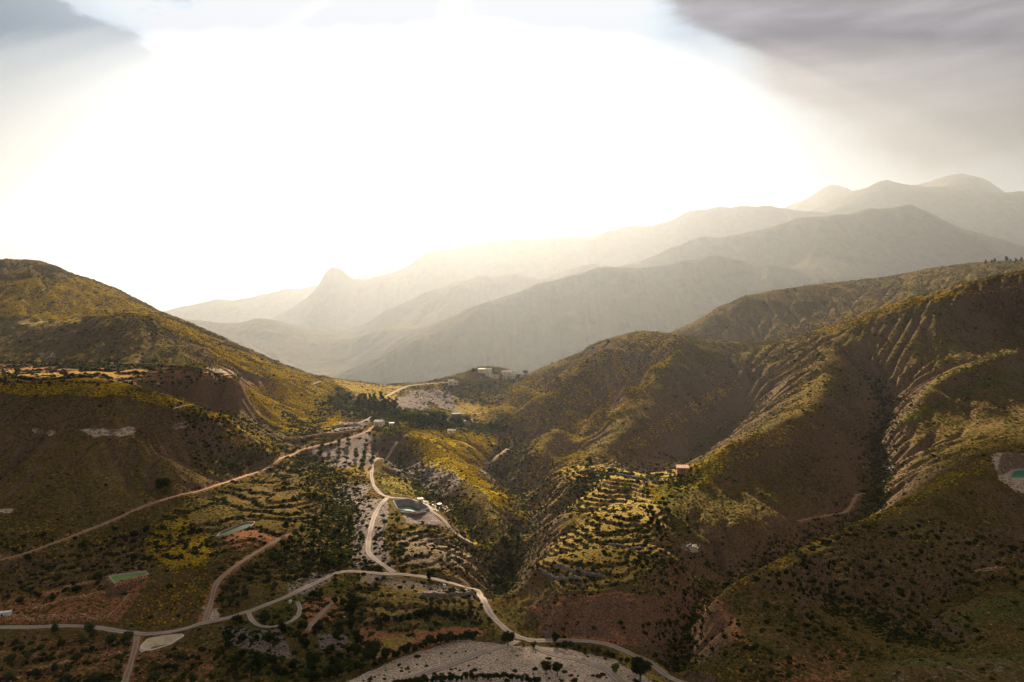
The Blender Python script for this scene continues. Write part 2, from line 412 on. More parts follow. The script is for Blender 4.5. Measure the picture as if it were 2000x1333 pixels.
def erode(x0, x1, y0, y1, h, iters, K, cap, thr):
    """cut a branching drainage into the slopes (stream-power law, solved downstream to upstream)"""
    gx = np.arange(x0, x1, h); gy = np.arange(y0, y1, h); ny, nx = len(gy), len(gx)
    GX, GY = np.meshgrid(gx, gy)
    z0 = terrain_z(GX.ravel(), GY.ravel()).reshape(ny, nx)
    z = z0 + 1.1 * h * fbm(GX, GY, h * 14, 4, 60)
    off = [(-1, 0), (1, 0), (0, -1), (0, 1), (-1, -1), (-1, 1), (1, -1), (1, 1)]
    lin = np.arange(ny * nx).reshape(ny, nx)
    for it in range(iters):
        zp = np.pad(z, 1, constant_values=1e9)
        best = np.zeros((ny, nx)); rec = lin.copy(); dist = np.full((ny, nx), float(h))
        for dj, di in off:
            dd = h * math.hypot(dj, di)
            s_ = (z - zp[1 + dj:1 + dj + ny, 1 + di:1 + di + nx]) / dd
            m_ = s_ > best
            best[m_] = s_[m_]; rec[m_] = (lin + dj * nx + di)[m_]; dist[m_] = dd
        order = np.argsort(z.ravel(), kind='stable').tolist()
        r = rec.ravel().tolist(); A = [1.0] * (ny * nx)
        for k in reversed(order):
            q = r[k]
            if q != k:
                A[q] += A[k]
        A = np.array(A)
        f = (K * np.maximum(A - thr, 0) ** 0.42 / dist.ravel()).tolist(); zz = z.ravel().tolist()
        for k in order:
            q = r[k]
            if q != k and zz[q] < zz[k]:
                g_ = f[k]; zz[k] = (zz[k] + g_ * zz[q]) / (1 + g_)
        z = np.array(zz).reshape(ny, nx)
        z = z * 0.7 + blur(z, 1) * 0.3
    d = np.clip(z - z0, -cap, cap * 0.4)
    ex = np.minimum(np.minimum(GX - x0, x1 - GX), np.minimum(GY - y0, y1 - GY))
    return gx[0], gy[0], h, d * sstep(0, 14 * h, ex)

def apply_erosion():
    global Z
    a = erode(-1000, 1150, 190, 1560, 3.2, 8, 0.30, 9, 2)
    b = erode(-3000, 4500, 1800, 4200, 10.5, 8, 1.0, 60, 2)
    c = erode(-4800, 6200, 3700, 7400, 22, 8, 1.8, 110, 1)
    Z = Z + bil(*a, XX, YG) * (YG < 1560) + bil(*b, XX, YG) * ((YG > 1800) & (YG < 4200)) * 0.85 + bil(*c, XX, YG) * (YG > 3700) * 0.8

def visible_mask(margin=6.0):
    v = vrow(); m = np.minimum.accumulate(v, axis=0)
    m = np.concatenate([np.full((1, NU), 1e9), m[:-1]], 0)
    return v <= m + margin
# ------------------------------------------------------------------ gullies and ribs cut by hand, terraces, tracks, basins
NR = int(np.searchsorted(YY, 1500))                              # rows of the near ground
def near_line(pts, reach):
    """for every near vertex within reach of a world polyline: distance, height of the nearest sample"""
    D = np.full((NR, NU), 1e9, np.float32); H = np.zeros((NR, NU), np.float32)
    for x, y, z in pts:
        j0 = max(0, np.searchsorted(YY, y - reach)); j1 = min(NR, np.searchsorted(YY, y + reach))
        ya = max(y - reach, 120); yb = y + reach
        ul = min((x - reach) / ya, (x - reach) / yb) * F + 1000; ur = max((x + reach) / ya, (x + reach) / yb) * F + 1000
        i0 = int(max(0, (ul - U0) / (U1 - U0) * (NU - 1))); i1 = int(min(NU, (ur - U0) / (U1 - U0) * (NU - 1) + 2))
        if j0 >= j1 or i0 >= i1:
            continue
        d = np.hypot(XX[j0:j1, i0:i1] - x, YG[j0:j1, i0:i1] - y)
        s = D[j0:j1, i0:i1]; h = H[j0:j1, i0:i1]; m = d < s
        s[m] = d[m]; h[m] = z
    return D, H
def world_line(pts, step):
    """(column, row, distance) picks to evenly spaced world points"""
    w = [((u - 1000) / F * y, y, CZ - (v - VH) / F * y) for u, v, y in pts]
    return resample(w, step)
def resample(w, step):
    out = []
    for a, b in zip(w[:-1], w[1:]):
        n = max(1, int(math.dist(a, b) / step))
        out += [tuple(a[k] + (b[k] - a[k]) * i / n for k in range(3)) for i in range(n)]
    return out + [tuple(w[-1])]
def cut(pts, depth, width):
    global Z
    W = world_line(pts, 4)
    W = [(x + 3 * math.sin(i * .37) + 2 * math.sin(i * .91), y, z) for i, (x, y, z) in enumerate(W)]
    D, _ = near_line(W, width * 2.5)
    Z[:NR] -= np.where(D < 1e8, depth * np.exp(-(D / width) ** 1.4), 0)
cut([(930,835,725),(975,850,715),(1000,868,700),(1000,900,650),(985,925,615),(1010,960,575),(1035,995,530),(1030,1030,487),(1010,1070,452),(985,1110,420),(970,1150,390)], 8, 10)
cut([(1700,730,780),(1740,770,730),(1715,850,650),(1722,910,580),(1700,970,505),(1640,1020,468),(1560,1065,435),(1460,1105,410),(1390,1150,382),(1350,1195,358),(1325,1260,328)], 11, 12)
cut([(600,893,590),(650,940,530),(670,1000,475),(678,1060,425)], 4, 8)
cut([(770,890,625),(820,930,570),(870,972,515),(910,1010,485),(950,1060,445),(985,1120,405)], 8, 10)
cut([(1150,700,905),(1080,760,850),(1040,800,790),(1010,845,730)], 11, 22)
cut([(1280,720,850),(1210,790,775),(1130,850,700),(1090,880,655),(1040,920,610)], 12, 22)
cut([(1440,790,790),(1380,840,730),(1320,890,660),(1290,925,600)], 10, 22)
cut([(1330,1000,500),(1180,975,540),(1100,1010,500),(1060,1040,478)], 4, 9)
cut([(1620,1170,358),(1700,1200,345),(1790,1235,328),(1830,1255,318)], 4, 9)
for rib, hgt in (([(1320,664,905),(1265,715,810),(1215,755,760),(1160,795,715),(1100,835,680),(1060,865,650),(1025,895,625)], 7),
            ([(1170,680,890),(1080,740,800),(1040,770,765),(1000,800,735)], 7),
            ([(1350,790,750),(1280,825,700),(1220,860,650),(1130,905,595),(1080,940,560)], 6),
            ([(1590,815,600),(1520,840,575),(1450,870,545),(1400,900,525),(1350,925,512),(1290,950,503)], 5),
            ([(785,832,690),(850,882,625),(910,915,590),(970,950,560),(1028,992,520)], 3),
            ([(1980,700,740),(1880,735,710),(1800,775,675)], 7)):
    cut(rib, -hgt, 17)
apply_erosion()

def inside(poly, x, y):
    m = np.zeros(x.shape, bool); n = len(poly)
    for i in range(n):
        (x1, y1), (x2, y2) = poly[i], poly[(i + 1) % n]
        if y1 == y2:
            continue
        c = ((y1 > y) != (y2 > y)) & (x < (x2 - x1) * (y - y1) / (y2 - y1) + x1)
        m ^= c
    return m
xn, yn = XX[:NR], YG[:NR]
UG = np.repeat(UU[None, :], NR, 0)
wob_u = 17 * fbm(xn, yn, 34, 5, 71, .6) ; wob_v = 11 * fbm(xn, yn, 30, 5, 72, .6)
def area(poly, soft=0, wobble=1.0):
    """cover mask of a patch of ground outlined on the slopes"""
    v = VH + F * (CZ - Z[:NR]) / yn
    px = UG + wob_u * wobble; py = v + wob_v * wobble
    if not soft:
        return inside(poly, px, py).astype(np.float32)
    m = np.zeros((NR, NU), np.float32)
    cx = sum(p[0] for p in poly) / len(poly); cy = sum(p[1] for p in poly) / len(poly)
    R = max(math.hypot(p[0] - cx, p[1] - cy) for p in poly)
    ks = (-1.4, -0.7, 0.0, 0.7, 1.4)
    for k in ks:
        f = 1 + k * soft / R
        m += (1.0) * inside([(cx + (p[0] - cx) * f, cy + (p[1] - cy) * f) for p in poly], px, py)
    return m / len(ks)

RISER = np.zeros((NR, NU), np.float32)
def terrace(poly, h, seed, k=1.0):
    """steps the slope into level fields with short steep banks"""
    global Z
    h = h * 0.85
    m = area(poly, 14, 1.0)
    z = Z[:NR]; n = 0.9 * fbm(xn, yn, 60, 2, seed) * 3
    q = (z + n) / h; fl = np.floor(q); t = q - fl
    zt = h * (fl + 0.10 * t + 0.90 * sstep(0.86, 1.0, t)) - n
    Z[:NR] = z + (zt - z) * m * k
    np.maximum(RISER, m * sstep(0.74, 0.84, t) * (1 - sstep(.98, 1.0, t)), out=RISER)
terrace([(1040,960),(1110,915),(1200,895),(1330,900),(1345,925),(1260,965),(1300,1010),(1340,1060),(1320,1120),(1290,1160),(1180,1162),(1090,1165),(1040,1110),(1060,1060),(1100,1040),(1160,1005),(1060,1000)], 1.9, 5)
terrace([(770,1035),(850,1020),(900,1050),(935,1075),(930,1120),(860,1118),(760,1105)], 1.7, 6)
terrace([(690,1130),(940,1165),(950,1215),(800,1240),(700,1240)], 1.9, 7)
terrace([(-400,1110),(60,1100),(200,1060),(330,1000),(440,1060),(300,1110),(200,1150),(-400,1215)], 2.0, 8)
terrace([(-400,1250),(240,1250),(230,1400),(-400,1400)], 1.7, 9, 1.0)
terrace([(-400,705),(300,705),(460,735),(440,752),(-400,752)], 2.6, 10)
terrace([(1500,1040),(1800,1020),(2100,1080),(2100,1120),(1800,1190),(1650,1180),(1560,1160),(1440,1150)], 2.2, 11, 1.0)
terrace([(340,795),(470,805),(560,850),(570,880),(430,930),(380,900)], 1.2, 12, 0.8)
terrace([(430,960),(570,900),(640,900),(640,1000),(560,1060),(430,1080),(300,1090),(290,1020)], 1.8, 16, .9)
terrace([(420,1100),(640,1050),(660,1110),(520,1165),(420,1200)], 1.8, 17, .9)
terrace([(860,750),(1000,752),(980,790),(880,790)], 2.2, 13, 0.7)
terrace([(580,835),(700,820),(715,845),(600,862)], 2.2, 14, 0.7)
terrace([(280,1280),(420,1260),(440,1400),(260,1400)], 1.4, 15, 0.7)

def pick(u, v):
    """the ground seen at a column and row of the photograph"""
    fu = (u - U0) / (U1 - U0) * (NU - 1); i = int(np.clip(fu, 0, NU - 2)); t = fu - i
    col = VH + F * (CZ - (Z[:, i] * (1 - t) + Z[:, i + 1] * t)) / YY
    k = np.nonzero(col <= v)[0]
    k = int(k[0]) if len(k) else NL - 1
    if k > 0 and col[k - 1] > v:
        s = (col[k - 1] - v) / (col[k - 1] - col[k]); y = YY[k - 1] + (YY[k] - YY[k - 1]) * s
    else:
        y = YY[k]
    x = (u - 1000) / F * y
    return float(x), float(y), float(terrain_z(x, y)[0])
def on_plane(u, v, z):
    y = F * (CZ - z) / (v - VH)
    return (u - 1000) / F * y, y
def smooth_line(w, n=2):
    w = np.array(w)
    for _ in range(n):
        a = w.copy(); a[1:-1] = (w[:-2] + 2 * w[1:-1] + w[2:]) / 4; w = a
    return w

# ---- basins
BASINS = []; PITS = []
def basin_site(pix, ref, dz, depth, level, margin=3.0):
    z = pick(*ref)[2] + dz
    poly = [on_plane(u, v, z) for u, v in pix]
    BASINS.append(dict(poly=poly, z=z, depth=depth, level=level))
    cx = sum(p[0] for p in poly) / len(poly); cy = sum(p[1] for p in poly) / len(poly)
    m = inside(poly, xn, yn)
    loop = resample([(x, y, z) for x, y in poly + poly[:1]], 1.0)
    D, _ = near_line(loop, margin + 8)
    w = np.where(m, 1.0, 1 - sstep(1.2, 1.2 + margin, D))
    Z[:NR] = Z[:NR] * (1 - w) + z * w
    PITS.append((m & (D > 0.3), z - depth - 1.0, m | (D < 1.6), z - 0.12))
basin_site([(212,1125),(282,1116),(290,1122),(271,1129),(226,1141)], (250,1128), 0.6, 2.4, 0.35)
basin_site([(424,1048),(430,1041),(480,1021),(498,1020),(488,1030),(450,1043)], (460,1034), 0.4, 2.2, 0.5)
basin_site([(275,1264),(289,1249),(320,1243),(354,1240),(357,1243),(332,1259),(296,1270),(280,1269)], (315,1256), 0.8, 3.6, 2.9)
basin_site([(766,978),(800,975),(833,988),(838,994),(812,1001),(778,996)], (800,990), 0.6, 4.5, 3.3)
basin_site([(1970,934),(1980,918),(2060,916),(2075,934)], (1990,930), -1.0, 2.5, 0.4, 6.0)

# ---- tracks
ROADS = [
 ('road', 4.0, 'pale', [(-120,1229),(-60,1227),(0,1226),(100,1222),(150,1222),(190,1225),(220,1232),(265,1240),(300,1240),(350,1234),(400,1216),(450,1208),(500,1190),(560,1165),(600,1148),(640,1127),(665,1114),(700,1116),(760,1121),(800,1124),(860,1134),(900,1145),(935,1158),(948,1180),(960,1205),(980,1222),(1000,1240),(1030,1253),(1070,1250),(1140,1250),(1180,1256),(1230,1275),(1280,1300),(1345,1335),(1400,1362)]),
 ('dirt_road', 2.9, 'rust', [(-120,1110),(-60,1102),(0,1094),(60,1078),(120,1055),(160,1040),(230,1012),(300,982),(350,965),(400,955),(450,942),(500,925),(540,902),(572,890),(582,879),(600,874),(640,868),(700,852),(718,843),(726,836),(735,831)]),
 ('dirt_road', 3.4, 'rust', [(400,1215),(408,1190),(415,1165),(420,1140),(440,1120),(470,1100),(500,1080),(530,1062),(560,1045)]),
 ('dirt_road', 3.0, 'pale', [(776,863),(765,878),(740,893),(727,905),(725,930),(730,950),(745,968),(770,973),(800,974),(820,983),(842,996),(862,1012),(880,1032),(900,1050),(925,1062)]),
 ('dirt_road', 3.6, 'pale', [(757,972),(740,990),(730,1010),(720,1050),(718,1080),(735,1095),(755,1108),(770,1119)]),
 ('dirt_road', 3.2, 'rust', [(267,1243),(266,1262),(255,1295),(243,1335),(235,1360)]),
 ('dirt_road', 4.6, 'pale', [(744,777),(762,770),(778,762),(792,755),(815,752),(845,749),(870,747),(890,748)]),
 ('dirt_road', 2.6, 'pale', [(485,1197),(490,1212),(505,1224),(530,1227),(560,1222),(582,1208),(589,1190),(580,1176)]),
 ('dirt_road', 3.0, 'rust', [(600,1234),(610,1216),(628,1198),(645,1180),(660,1172)]),
 ('dirt_road', 3.6, 'pale', [(1010,1252),(990,1262),(950,1270),(915,1286),(880,1300),(840,1314),(790,1326)]),
 ('dirt_road', 3.4, 'pale', [(1040,1262),(1080,1280),(1130,1290),(1180,1306),(1215,1338)]),
 ('footpath', 2.6, 'pale', [(700,826),(712,822),(724,814)]),
 ('footpath', 3.0, 'pale', [(612,750),(628,745),(640,743),(650,744)]),
 ('dirt_road', 3.2, 'pale', [(926,908),(938,918),(948,926)]),
 ('dirt_road', 3.0, 'rust', [(962,900),(975,888),(990,878),(1002,868),(998,859),(985,853)]),
 ('footpath', 2.4, 'rust', [(1560,1018),(1600,1012),(1650,1004),(1662,990),(1672,968),(1688,964)]),
 ('footpath', 2.2, 'pale', [(340,798),(355,793),(375,791)]),
 ('footpath', 2.2, 'pale', [(1905,1116),(1930,1112),(1958,1109)]),
]
ROAD_D = np.full((NR, NU), 1e9, np.float32)
RW = np.zeros((NR, NU), np.float32)
RUST_D = np.full((NR, NU), 1e9, np.float32)
for r in ROADS:
    w = [pick(u, v) for u, v in r[3]]
    w = resample(w, 2.0)
    w = smooth_line(w, 6)
    zs = terrain_z(w[:, 0], w[:, 1])
    for _ in range(25):
        zs[1:-1] = (zs[:-2] + 2 * zs[1:-1] + zs[2:]) / 4
    w[:, 2] = zs
    r_line = resample([tuple(p) for p in w], 1.0)
    D, H = near_line(r_line, r[1] / 2 + 6)
    ok = D < 1e8; half = r[1] / 2
    k = np.where(ok, 1 - sstep(half + 0.4, half + 4.5, D), 0)
    Z[:NR] = Z[:NR] * (1 - k) + np.where(ok, H, 0) * k
    ROAD_D = np.minimum(ROAD_D, D - half)
    if r[2] == 'rust':
        RUST_D = np.minimum(RUST_D, D - half)
    ROADS[ROADS.index(r)] = r + (r_line,)
for pit, zp_, lip, zl_ in PITS:
    Z[:NR] = np.where(lip, np.minimum(Z[:NR], zl_), Z[:NR]); Z[:NR] = np.where(pit, zp_, Z[:NR])

# ---- what grows or lies on the ground
def cover(*polys, soft=10):
    m = np.zeros((NR, NU), np.float32)
    for p in polys:
        k = 1.0
        if isinstance(p, tuple):
            p, k = p
        m = np.maximum(m, area(p, soft) * k)
    return m
GORSE_LIT_CREST = cover(([(480,765),(560,748),(620,770),(660,800),(665,830),(610,845),(560,840),(500,815)], 1.35),
    ([(560,745),(640,742),(660,765),(600,775)], .6),
    ([(100,545),(180,545),(310,612),(220,612),(120,625),(0,620),(-400,640),(-400,560)], .85),
    ([(110,540),(200,562),(300,612),(420,665),(600,735),(640,745),(560,760),(430,700),(330,640),(200,600)], .75),
    ([(-400,745),(200,742),(330,775),(450,815),(440,830),(250,775),(0,770),(-400,775)], .75),
    ([(440,815),(520,850),(560,880),(520,900),(430,860)], .55),
    ([(790,832),(860,838),(1000,858),(1008,880),(950,862),(960,885),(935,925),(1000,965),(1030,985),(1032,1035),(990,1000),(930,955),(880,920),(830,890),(790,868)], 1.0),
    ([(785,865),(850,890),(900,925),(860,925),(800,885)], .6),
    ([(290,1015),(360,1010),(425,1060),(400,1110),(330,1120),(280,1080)], .6),
    ([(280,1165),(400,1120),(410,1180),(350,1225),(260,1225)], .35),
    ([(600,890),(660,890),(690,930),(640,990),(590,960)], .45),
    ([(870,1000),(960,1060),(990,1110),(960,1120),(930,1070),(880,1020)], .55),
    ([(1000,1010),(1040,1050),(1000,1140),(960,1150),(990,1080)], .4),
    ([(1000,880),(1080,860),(1160,880),(1100,960),(1030,960),(1000,930)], .35),
    ([(1110,840),(1290,700),(1330,680),(1260,760),(1180,830),(1100,880),(1010,920)], .45),
    ([(970,800),(1180,680),(1190,700),(1080,780),(990,830)], .45),
    ([(1250,960),(1400,880),(1560,825),(1600,830),(1460,900),(1350,960),(1250,985)], .45),  # gorse yellow laid along this rib to paint its sunlit crest
    ([(1400,1140),(1600,1055),(1850,925),(1960,885),(1960,900),(1700,1030),(1560,1100),(1420,1160)], .35),  # reservoir rib: lit crest line painted in as gorse
    ([(1150,905),(1280,830),(1420,740),(1440,760),(1300,850),(1180,910)], .4),
    ([(1000,810),(1250,650),(1330,660),(1260,780),(1100,900),(1000,900)], .28),
    ([(-400,1000),(-400,1130),(120,1100),(300,1050),(200,1020)], .18),
    ([(1500,655),(1700,590),(2400,510),(2400,540),(1850,585),(1650,650)], .3),
    ([(1100,1090),(1330,1090),(1330,1160),(1090,1160)], .22),
    ([(930,760),(1060,735),(1020,810),(960,830),(900,810)], .3))
BARE = cover([(600,868),(720,848),(775,862),(765,885),(725,905),(715,925),(610,905)],
    [(790,765),(870,760),(925,800),(905,815),(850,790),(800,775)],
    ([(750,775),(810,775),(850,800),(780,800)], .8),
    [(700,975),(760,975),(745,1040),(770,1105),(690,1105),(685,1040)],
    ([(740,895),(860,900),(905,930),(890,975),(840,960),(760,915)], .7),
    ([(640,935),(725,950),(700,990),(660,985)], .6),
    [(785,995),(850,1000),(870,1030),(790,1020)],
    ([(640,1345),(740,1300),(820,1272),(920,1250),(1010,1262),(1100,1265),(1200,1290),(1300,1345)], 1.0),
    ([(560,1130),(660,1110),(640,1150),(560,1170)], .5),
    ([(420,1220),(560,1230),(580,1290),(440,1260)], .5),
    ([(620,1240),(680,1240),(670,1275),(625,1270)], .8),
    ([(690,1118),(900,1150),(880,1165),(700,1140)], .7),
    ([(770,1040),(940,1060),(940,1115),(780,1100)], .45),
    [(575,836),(720,820),(715,838),(600,852)],
    ([(1740,1300),(1800,1285),(2400,1290),(2400,1400),(1700,1400)], .3),
    ([(1000,1000),(1060,960),(1110,1010),(1000,1060)], .35),
    ([(880,860),(940,860),(930,890),(890,888)], .6), soft=7)
RED = cover(([(1040,1185),(1090,1166),(1200,1158),(1295,1168),(1330,1215),(1300,1262),(1240,1264),(1060,1245)], 1.0),
    ([(1370,1160),(1400,1150),(1440,1215),(1470,1260),(1380,1260),(1350,1230)], .6),
    ([(1260,1130),(1330,1080),(1370,1150),(1330,1220)], .4),
    ([(0,715),(450,725),(460,740),(300,752),(0,735)], .6),
    ([(450,748),(530,742),(540,765),(460,770)], .7),
    ([(-400,1140),(60,1160),(280,1100),(300,1130),(240,1215),(-400,1225)], .42),
    ([(-400,1245),(250,1250),(420,1270),(420,1345),(-400,1345)], .34),
    ([(1740,1300),(1800,1285),(2400,1290),(2400,1400),(1700,1400)], .22),
    ([(1000,960),(1050,950),(1060,1010),(1000,1010)], .4),
    ([(700,1230),(940,1225),(950,1240),(860,1262),(720,1290),(690,1270)], .7),
    ([(590,1170),(680,1165),(680,1200),(600,1230)], .7),
    ([(460,1020),(530,1030),(560,1050),(470,1080),(430,1070)], .6),
    ([(1500,1300),(1600,1260),(1700,1270),(1650,1345),(1450,1345)], .35), soft=8)
RED = np.maximum(RED, (1 - sstep(0.5, 4.5, RUST_D)) * 0.45)
GOLD = (1 - .8 * RISER) * cover(([(1040,960),(1110,915),(1200,895),(1330,900),(1345,925),(1260,965),(1300,1010),(1320,1060),(1300,1110),(1180,1160),(1090,1160),(1050,1100),(1100,1040),(1160,1005),(1060,1000)], .62),[(645,742),(700,746),(790,758),(765,775),(790,790),(745,790),(690,768)],
    ([(-400,728),(300,722),(440,735),(300,748),(-400,740)], .45),
    ([(880,780),(930,775),(960,810),(930,830),(900,810)], .8),
    ([(30,628),(150,622),(180,632),(60,645)], .6),
    ([(1060,950),(1110,910),(1330,900),(1330,930),(1200,960),(1100,985)], .75),
    ([(1120,1010),(1300,1000),(1280,1060),(1120,1050)], .5),
    ([(1050,1090),(1180,1095),(1190,1140),(1070,1135)], .6),
    ([(720,1175),(830,1180),(830,1215),(730,1215)], .65),
    ([(740,1240),(820,1225),(800,1262),(730,1280)], .5),
    ([(1580,1060),(1660,1065),(1680,1130),(1630,1150)], .6),
    ([(730,915),(780,925),(840,980),(760,970)], .4),
    ([(-400,1040),(150,1080),(420,1010),(420,1090),(180,1150),(-400,1200)], .3), ([(690,1120),(940,1165),(945,1210),(700,1235)], .4), ([(780,1020),(930,1060),(930,1115),(770,1100)], .35), ([(1500,1045),(1800,1030),(2100,1085),(1800,1180),(1500,1150)], .32),
    ([(670,905),(725,910),(720,935),(680,930)], .5),
    ([(1200,1270),(1300,1290),(1320,1345),(1240,1345)], .5), soft=8)
LUSH = cover(([(650,775),(740,790),(880,810),(1000,840),(960,850),(830,835),(700,815)], .8),
    ([(730,915),(790,930),(850,975),(800,970),(745,960)], .6),
    ([(1120,960),(1330,960),(1350,1160),(1100,1160)], .35),
    ([(1400,1140),(1600,1060),(1850,935),(1900,925),(1700,1040),(1560,1120),(1420,1200)], .3),
    ([(1260,960),(1590,820),(1500,880),(1300,985)], .5),
    ([(1720,840),(2000,690),(2400,700),(1900,760),(1760,850)], .5),
    ([(1800,1230),(2000,1150),(2400,1150),(2000,1200)], .6),
    ([(780,1190),(940,1185),(940,1225),(760,1240)], .6),
    ([(560,1150),(690,1130),(720,1300),(520,1345),(440,1260)], .4),
    ([(1700,1290),(2400,1270),(2400,1285),(1750,1300)], .8))
PALE = cover(([(640,1345),(740,1300),(820,1272),(920,1250),(1010,1262),(1100,1265),(1200,1290),(1300,1345)], .64),
    ([(1940,890),(1962,884),(2100,895),(2100,960),(1990,962),(1950,935)], .95),
    ([(820,973),(842,972),(870,990),(872,1002),(845,998),(822,985)], .9),
    ([(812,1157),(935,1158),(942,1168),(860,1166)], .85),
    ([(150,840),(200,838),(262,833),(270,850),(215,850),(180,855)], .7),
    ([(60,838),(110,842),(105,852),(60,848)], .6),
    ([(-10,993),(28,996),(20,1006),(-10,1005)], .7),
    ([(395,1185),(425,1190),(430,1205),(400,1217)], .8),
    ([(1335,1062),(1370,1062),(1366,1078),(1335,1075)], .7),
    ([(1725,905),(1752,905),(1745,925),(1725,922)], .7),
    ([(400,715),(440,722),(460,734),(410,732)], .6),
    ([(70,690),(115,685),(120,702),(75,700)], .4),
    ([(330,830),(365,822),(370,835),(335,842)], .6),
    ([(930,900),(975,895),(970,910),(940,925)], .5),
    ([(1500,1065),(1530,1072),(1520,1088),(1480,1080)], .35), soft=4)
ROADK = 1 - sstep(0.0, 2.5, ROAD_D)
FIELD = cover([(690,1118),(940,1160),(950,1240),(860,1262),(720,1290)],
    [(590,845),(775,850),(770,890),(720,930),(610,905)], [(-400,715),(450,728),(440,748),(-400,748)],
    [(700,975),(900,1000),(940,1115),(690,1110)], [(-400,1245),(240,1250),(240,1345),(-400,1345)])
BED = cover([(640,1345),(740,1300),(820,1272),(920,1250),(1010,1255),(1100,1262),(1200,1290),(1300,1345)])
# ------------------------------------------------------------------ materials
def new_mat(name):
    m = bpy.data.materials.new(name); m.use_nodes = True
    N = NT(m.node_tree); N.n.clear()
    out = N.new('ShaderNodeOutputMaterial'); b = N.new('ShaderNodeBsdfPrincipled')
    b.inputs['Roughness'].default_value = 0.9
    b.inputs['Specular IOR Level'].default_value = 0.15
    N.l.new(b.outputs[0], out.inputs[0])
    return m, N, b, out
def ground_material():
    m, N, b, out = new_mat('hillside_ground')
    b.inputs['Specular IOR Level'].default_value = 0.0
    geo = N.new('ShaderNodeNewGeometry'); pos = geo.outputs['Position']
    a1 = N.new('ShaderNodeAttribute', attribute_name='coverA'); a2 = N.new('ShaderNodeAttribute', attribute_name='coverB')
    sa = N.new('ShaderNodeSeparateColor'); N.l.new(a1.outputs['Color'], sa.inputs[0])
    sb = N.new('ShaderNodeSeparateColor'); N.l.new(a2.outputs['Color'], sb.inputs[0])
    gorse, bare, red = sa.outputs; lush, gold, pale = sb.outputs
    n_big = N.noise(pos, 0.012, 4, 0.6, 0.4); n_mid = N.noise(pos, 0.07, 5, 0.65, 0.3)
    n_fin = N.noise(pos, 0.45, 5, 0.7); n_dot = N.noise(pos, 1.3, 3, 0.7)
    col = N.mix(N.ramp(n_big, 0.35, 0.65), (0.135, 0.098, 0.026), (0.122, 0.078, 0.032))
    col = N.mix(N.ramp(n_mid, 0.42, 0.68), col, (0.085, 0.080, 0.024))
    col = N.mix(N.math('MULTIPLY', N.ramp(n_fin, 0.48, 0.66), 0.75), col, (0.27, 0.17, 0.085))
    def lay(col, mask, c1, c2, lo=0.30, hi=0.5):
        f = N.math('ADD', mask, N.math('MULTIPLY', N.math('SUBTRACT', n_fin, 0.5), 0.9))
        f = N.math('ADD', f, N.math('MULTIPLY', N.math('SUBTRACT', n_mid, 0.5), 0.5))
        f = N.math('MULTIPLY', N.ramp(f, lo, hi), N.ramp(mask, 0.02, 0.12))
        return N.mix(f, col, N.mix(N.ramp(n_dot, 0.35, 0.65), c1, c2))
    col = lay(col, lush, (0.075, 0.080, 0.024), (0.125, 0.125, 0.035))
    col = lay(col, bare, (0.17, 0.14, 0.125), (0.27, 0.22, 0.195))
    col = lay(col, red, (0.26, 0.115, 0.06), (0.42, 0.20, 0.10))
    col = lay(col, gold, (0.22, 0.155, 0.045), (0.38, 0.265, 0.08))
    col = lay(col, gorse, (0.14, 0.11, 0.02), (0.50, 0.34, 0.02), 0.38, 0.66)
    col = lay(col, pale, (0.42, 0.32, 0.24), (0.56, 0.46, 0.37))
    # steep risers show bare earth and stone
    nz = N.new('ShaderNodeSeparateXYZ'); N.l.new(geo.outputs['Normal'], nz.inputs[0])
    st = N.math('MULTIPLY', N.ramp(nz.outputs[2], 0.90, 0.78), N.ramp(n_fin, 0.25, 0.5))
    col = N.mix(N.math('MULTIPLY', st, 0.85), col, N.mix(n_dot, (0.13, 0.085, 0.06), (0.21, 0.14, 0.10)))
    spk = N.ramp(n_dot, 0.28, 0.72, 0.5, 1.5)
    sc_ = N.new('ShaderNodeCombineColor')
    for i in range(3):
        N.put(sc_.inputs[i], spk)
    col = N.mix(1.0, col, sc_.outputs[0], 'MULTIPLY')
    N.put(b.inputs['Base Color'], col); b.inputs['Roughness'].default_value = 1.0
    bump = N.new('ShaderNodeBump'); bump.inputs['Strength'].default_value = 0.8; bump.inputs['Distance'].default_value = 0.8
    N.put(bump.inputs['Height'], N.math('ADD', n_fin, N.math('MULTIPLY', n_dot, 0.5))); N.l.new(bump.outputs[0], b.inputs['Normal'])
    return m
def far_material():
    m, N, b, out = new_mat('mountain_scrub')
    b.inputs['Specular IOR Level'].default_value = 0.0
    geo = N.new('ShaderNodeNewGeometry'); pos = geo.outputs['Position']
    n1 = N.noise(pos, 0.0018, 6, 0.6, 0.5); n2 = N.noise(pos, 0.02, 6, 0.7, 0.3); n3 = N.noise(pos, 0.12, 3, 0.7)
    col = N.mix(N.ramp(n1, 0.35, 0.65), (0.11, 0.085, 0.04), (0.085, 0.07, 0.045))
    col = N.mix(N.math('MULTIPLY', N.ramp(n2, 0.50, 0.60), 0.6), col, (0.045, 0.052, 0.028))
    col = N.mix(N.math('MULTIPLY', N.ramp(n2, 0.45, 0.33), 0.35), col, (0.19, 0.14, 0.085))
    col = N.mix(N.math('MULTIPLY', N.ramp(n3, 0.58, 0.7), 0.7), col, (0.035, 0.045, 0.02))
    N.put(b.inputs['Base Color'], col); b.inputs['Roughness'].default_value = 1.0
    bump = N.new('ShaderNodeBump'); bump.inputs['Strength'].default_value = 0.7; bump.inputs['Distance'].default_value = 14
    N.put(bump.inputs['Height'], n2); N.l.new(bump.outputs[0], b.inputs['Normal'])
    return m
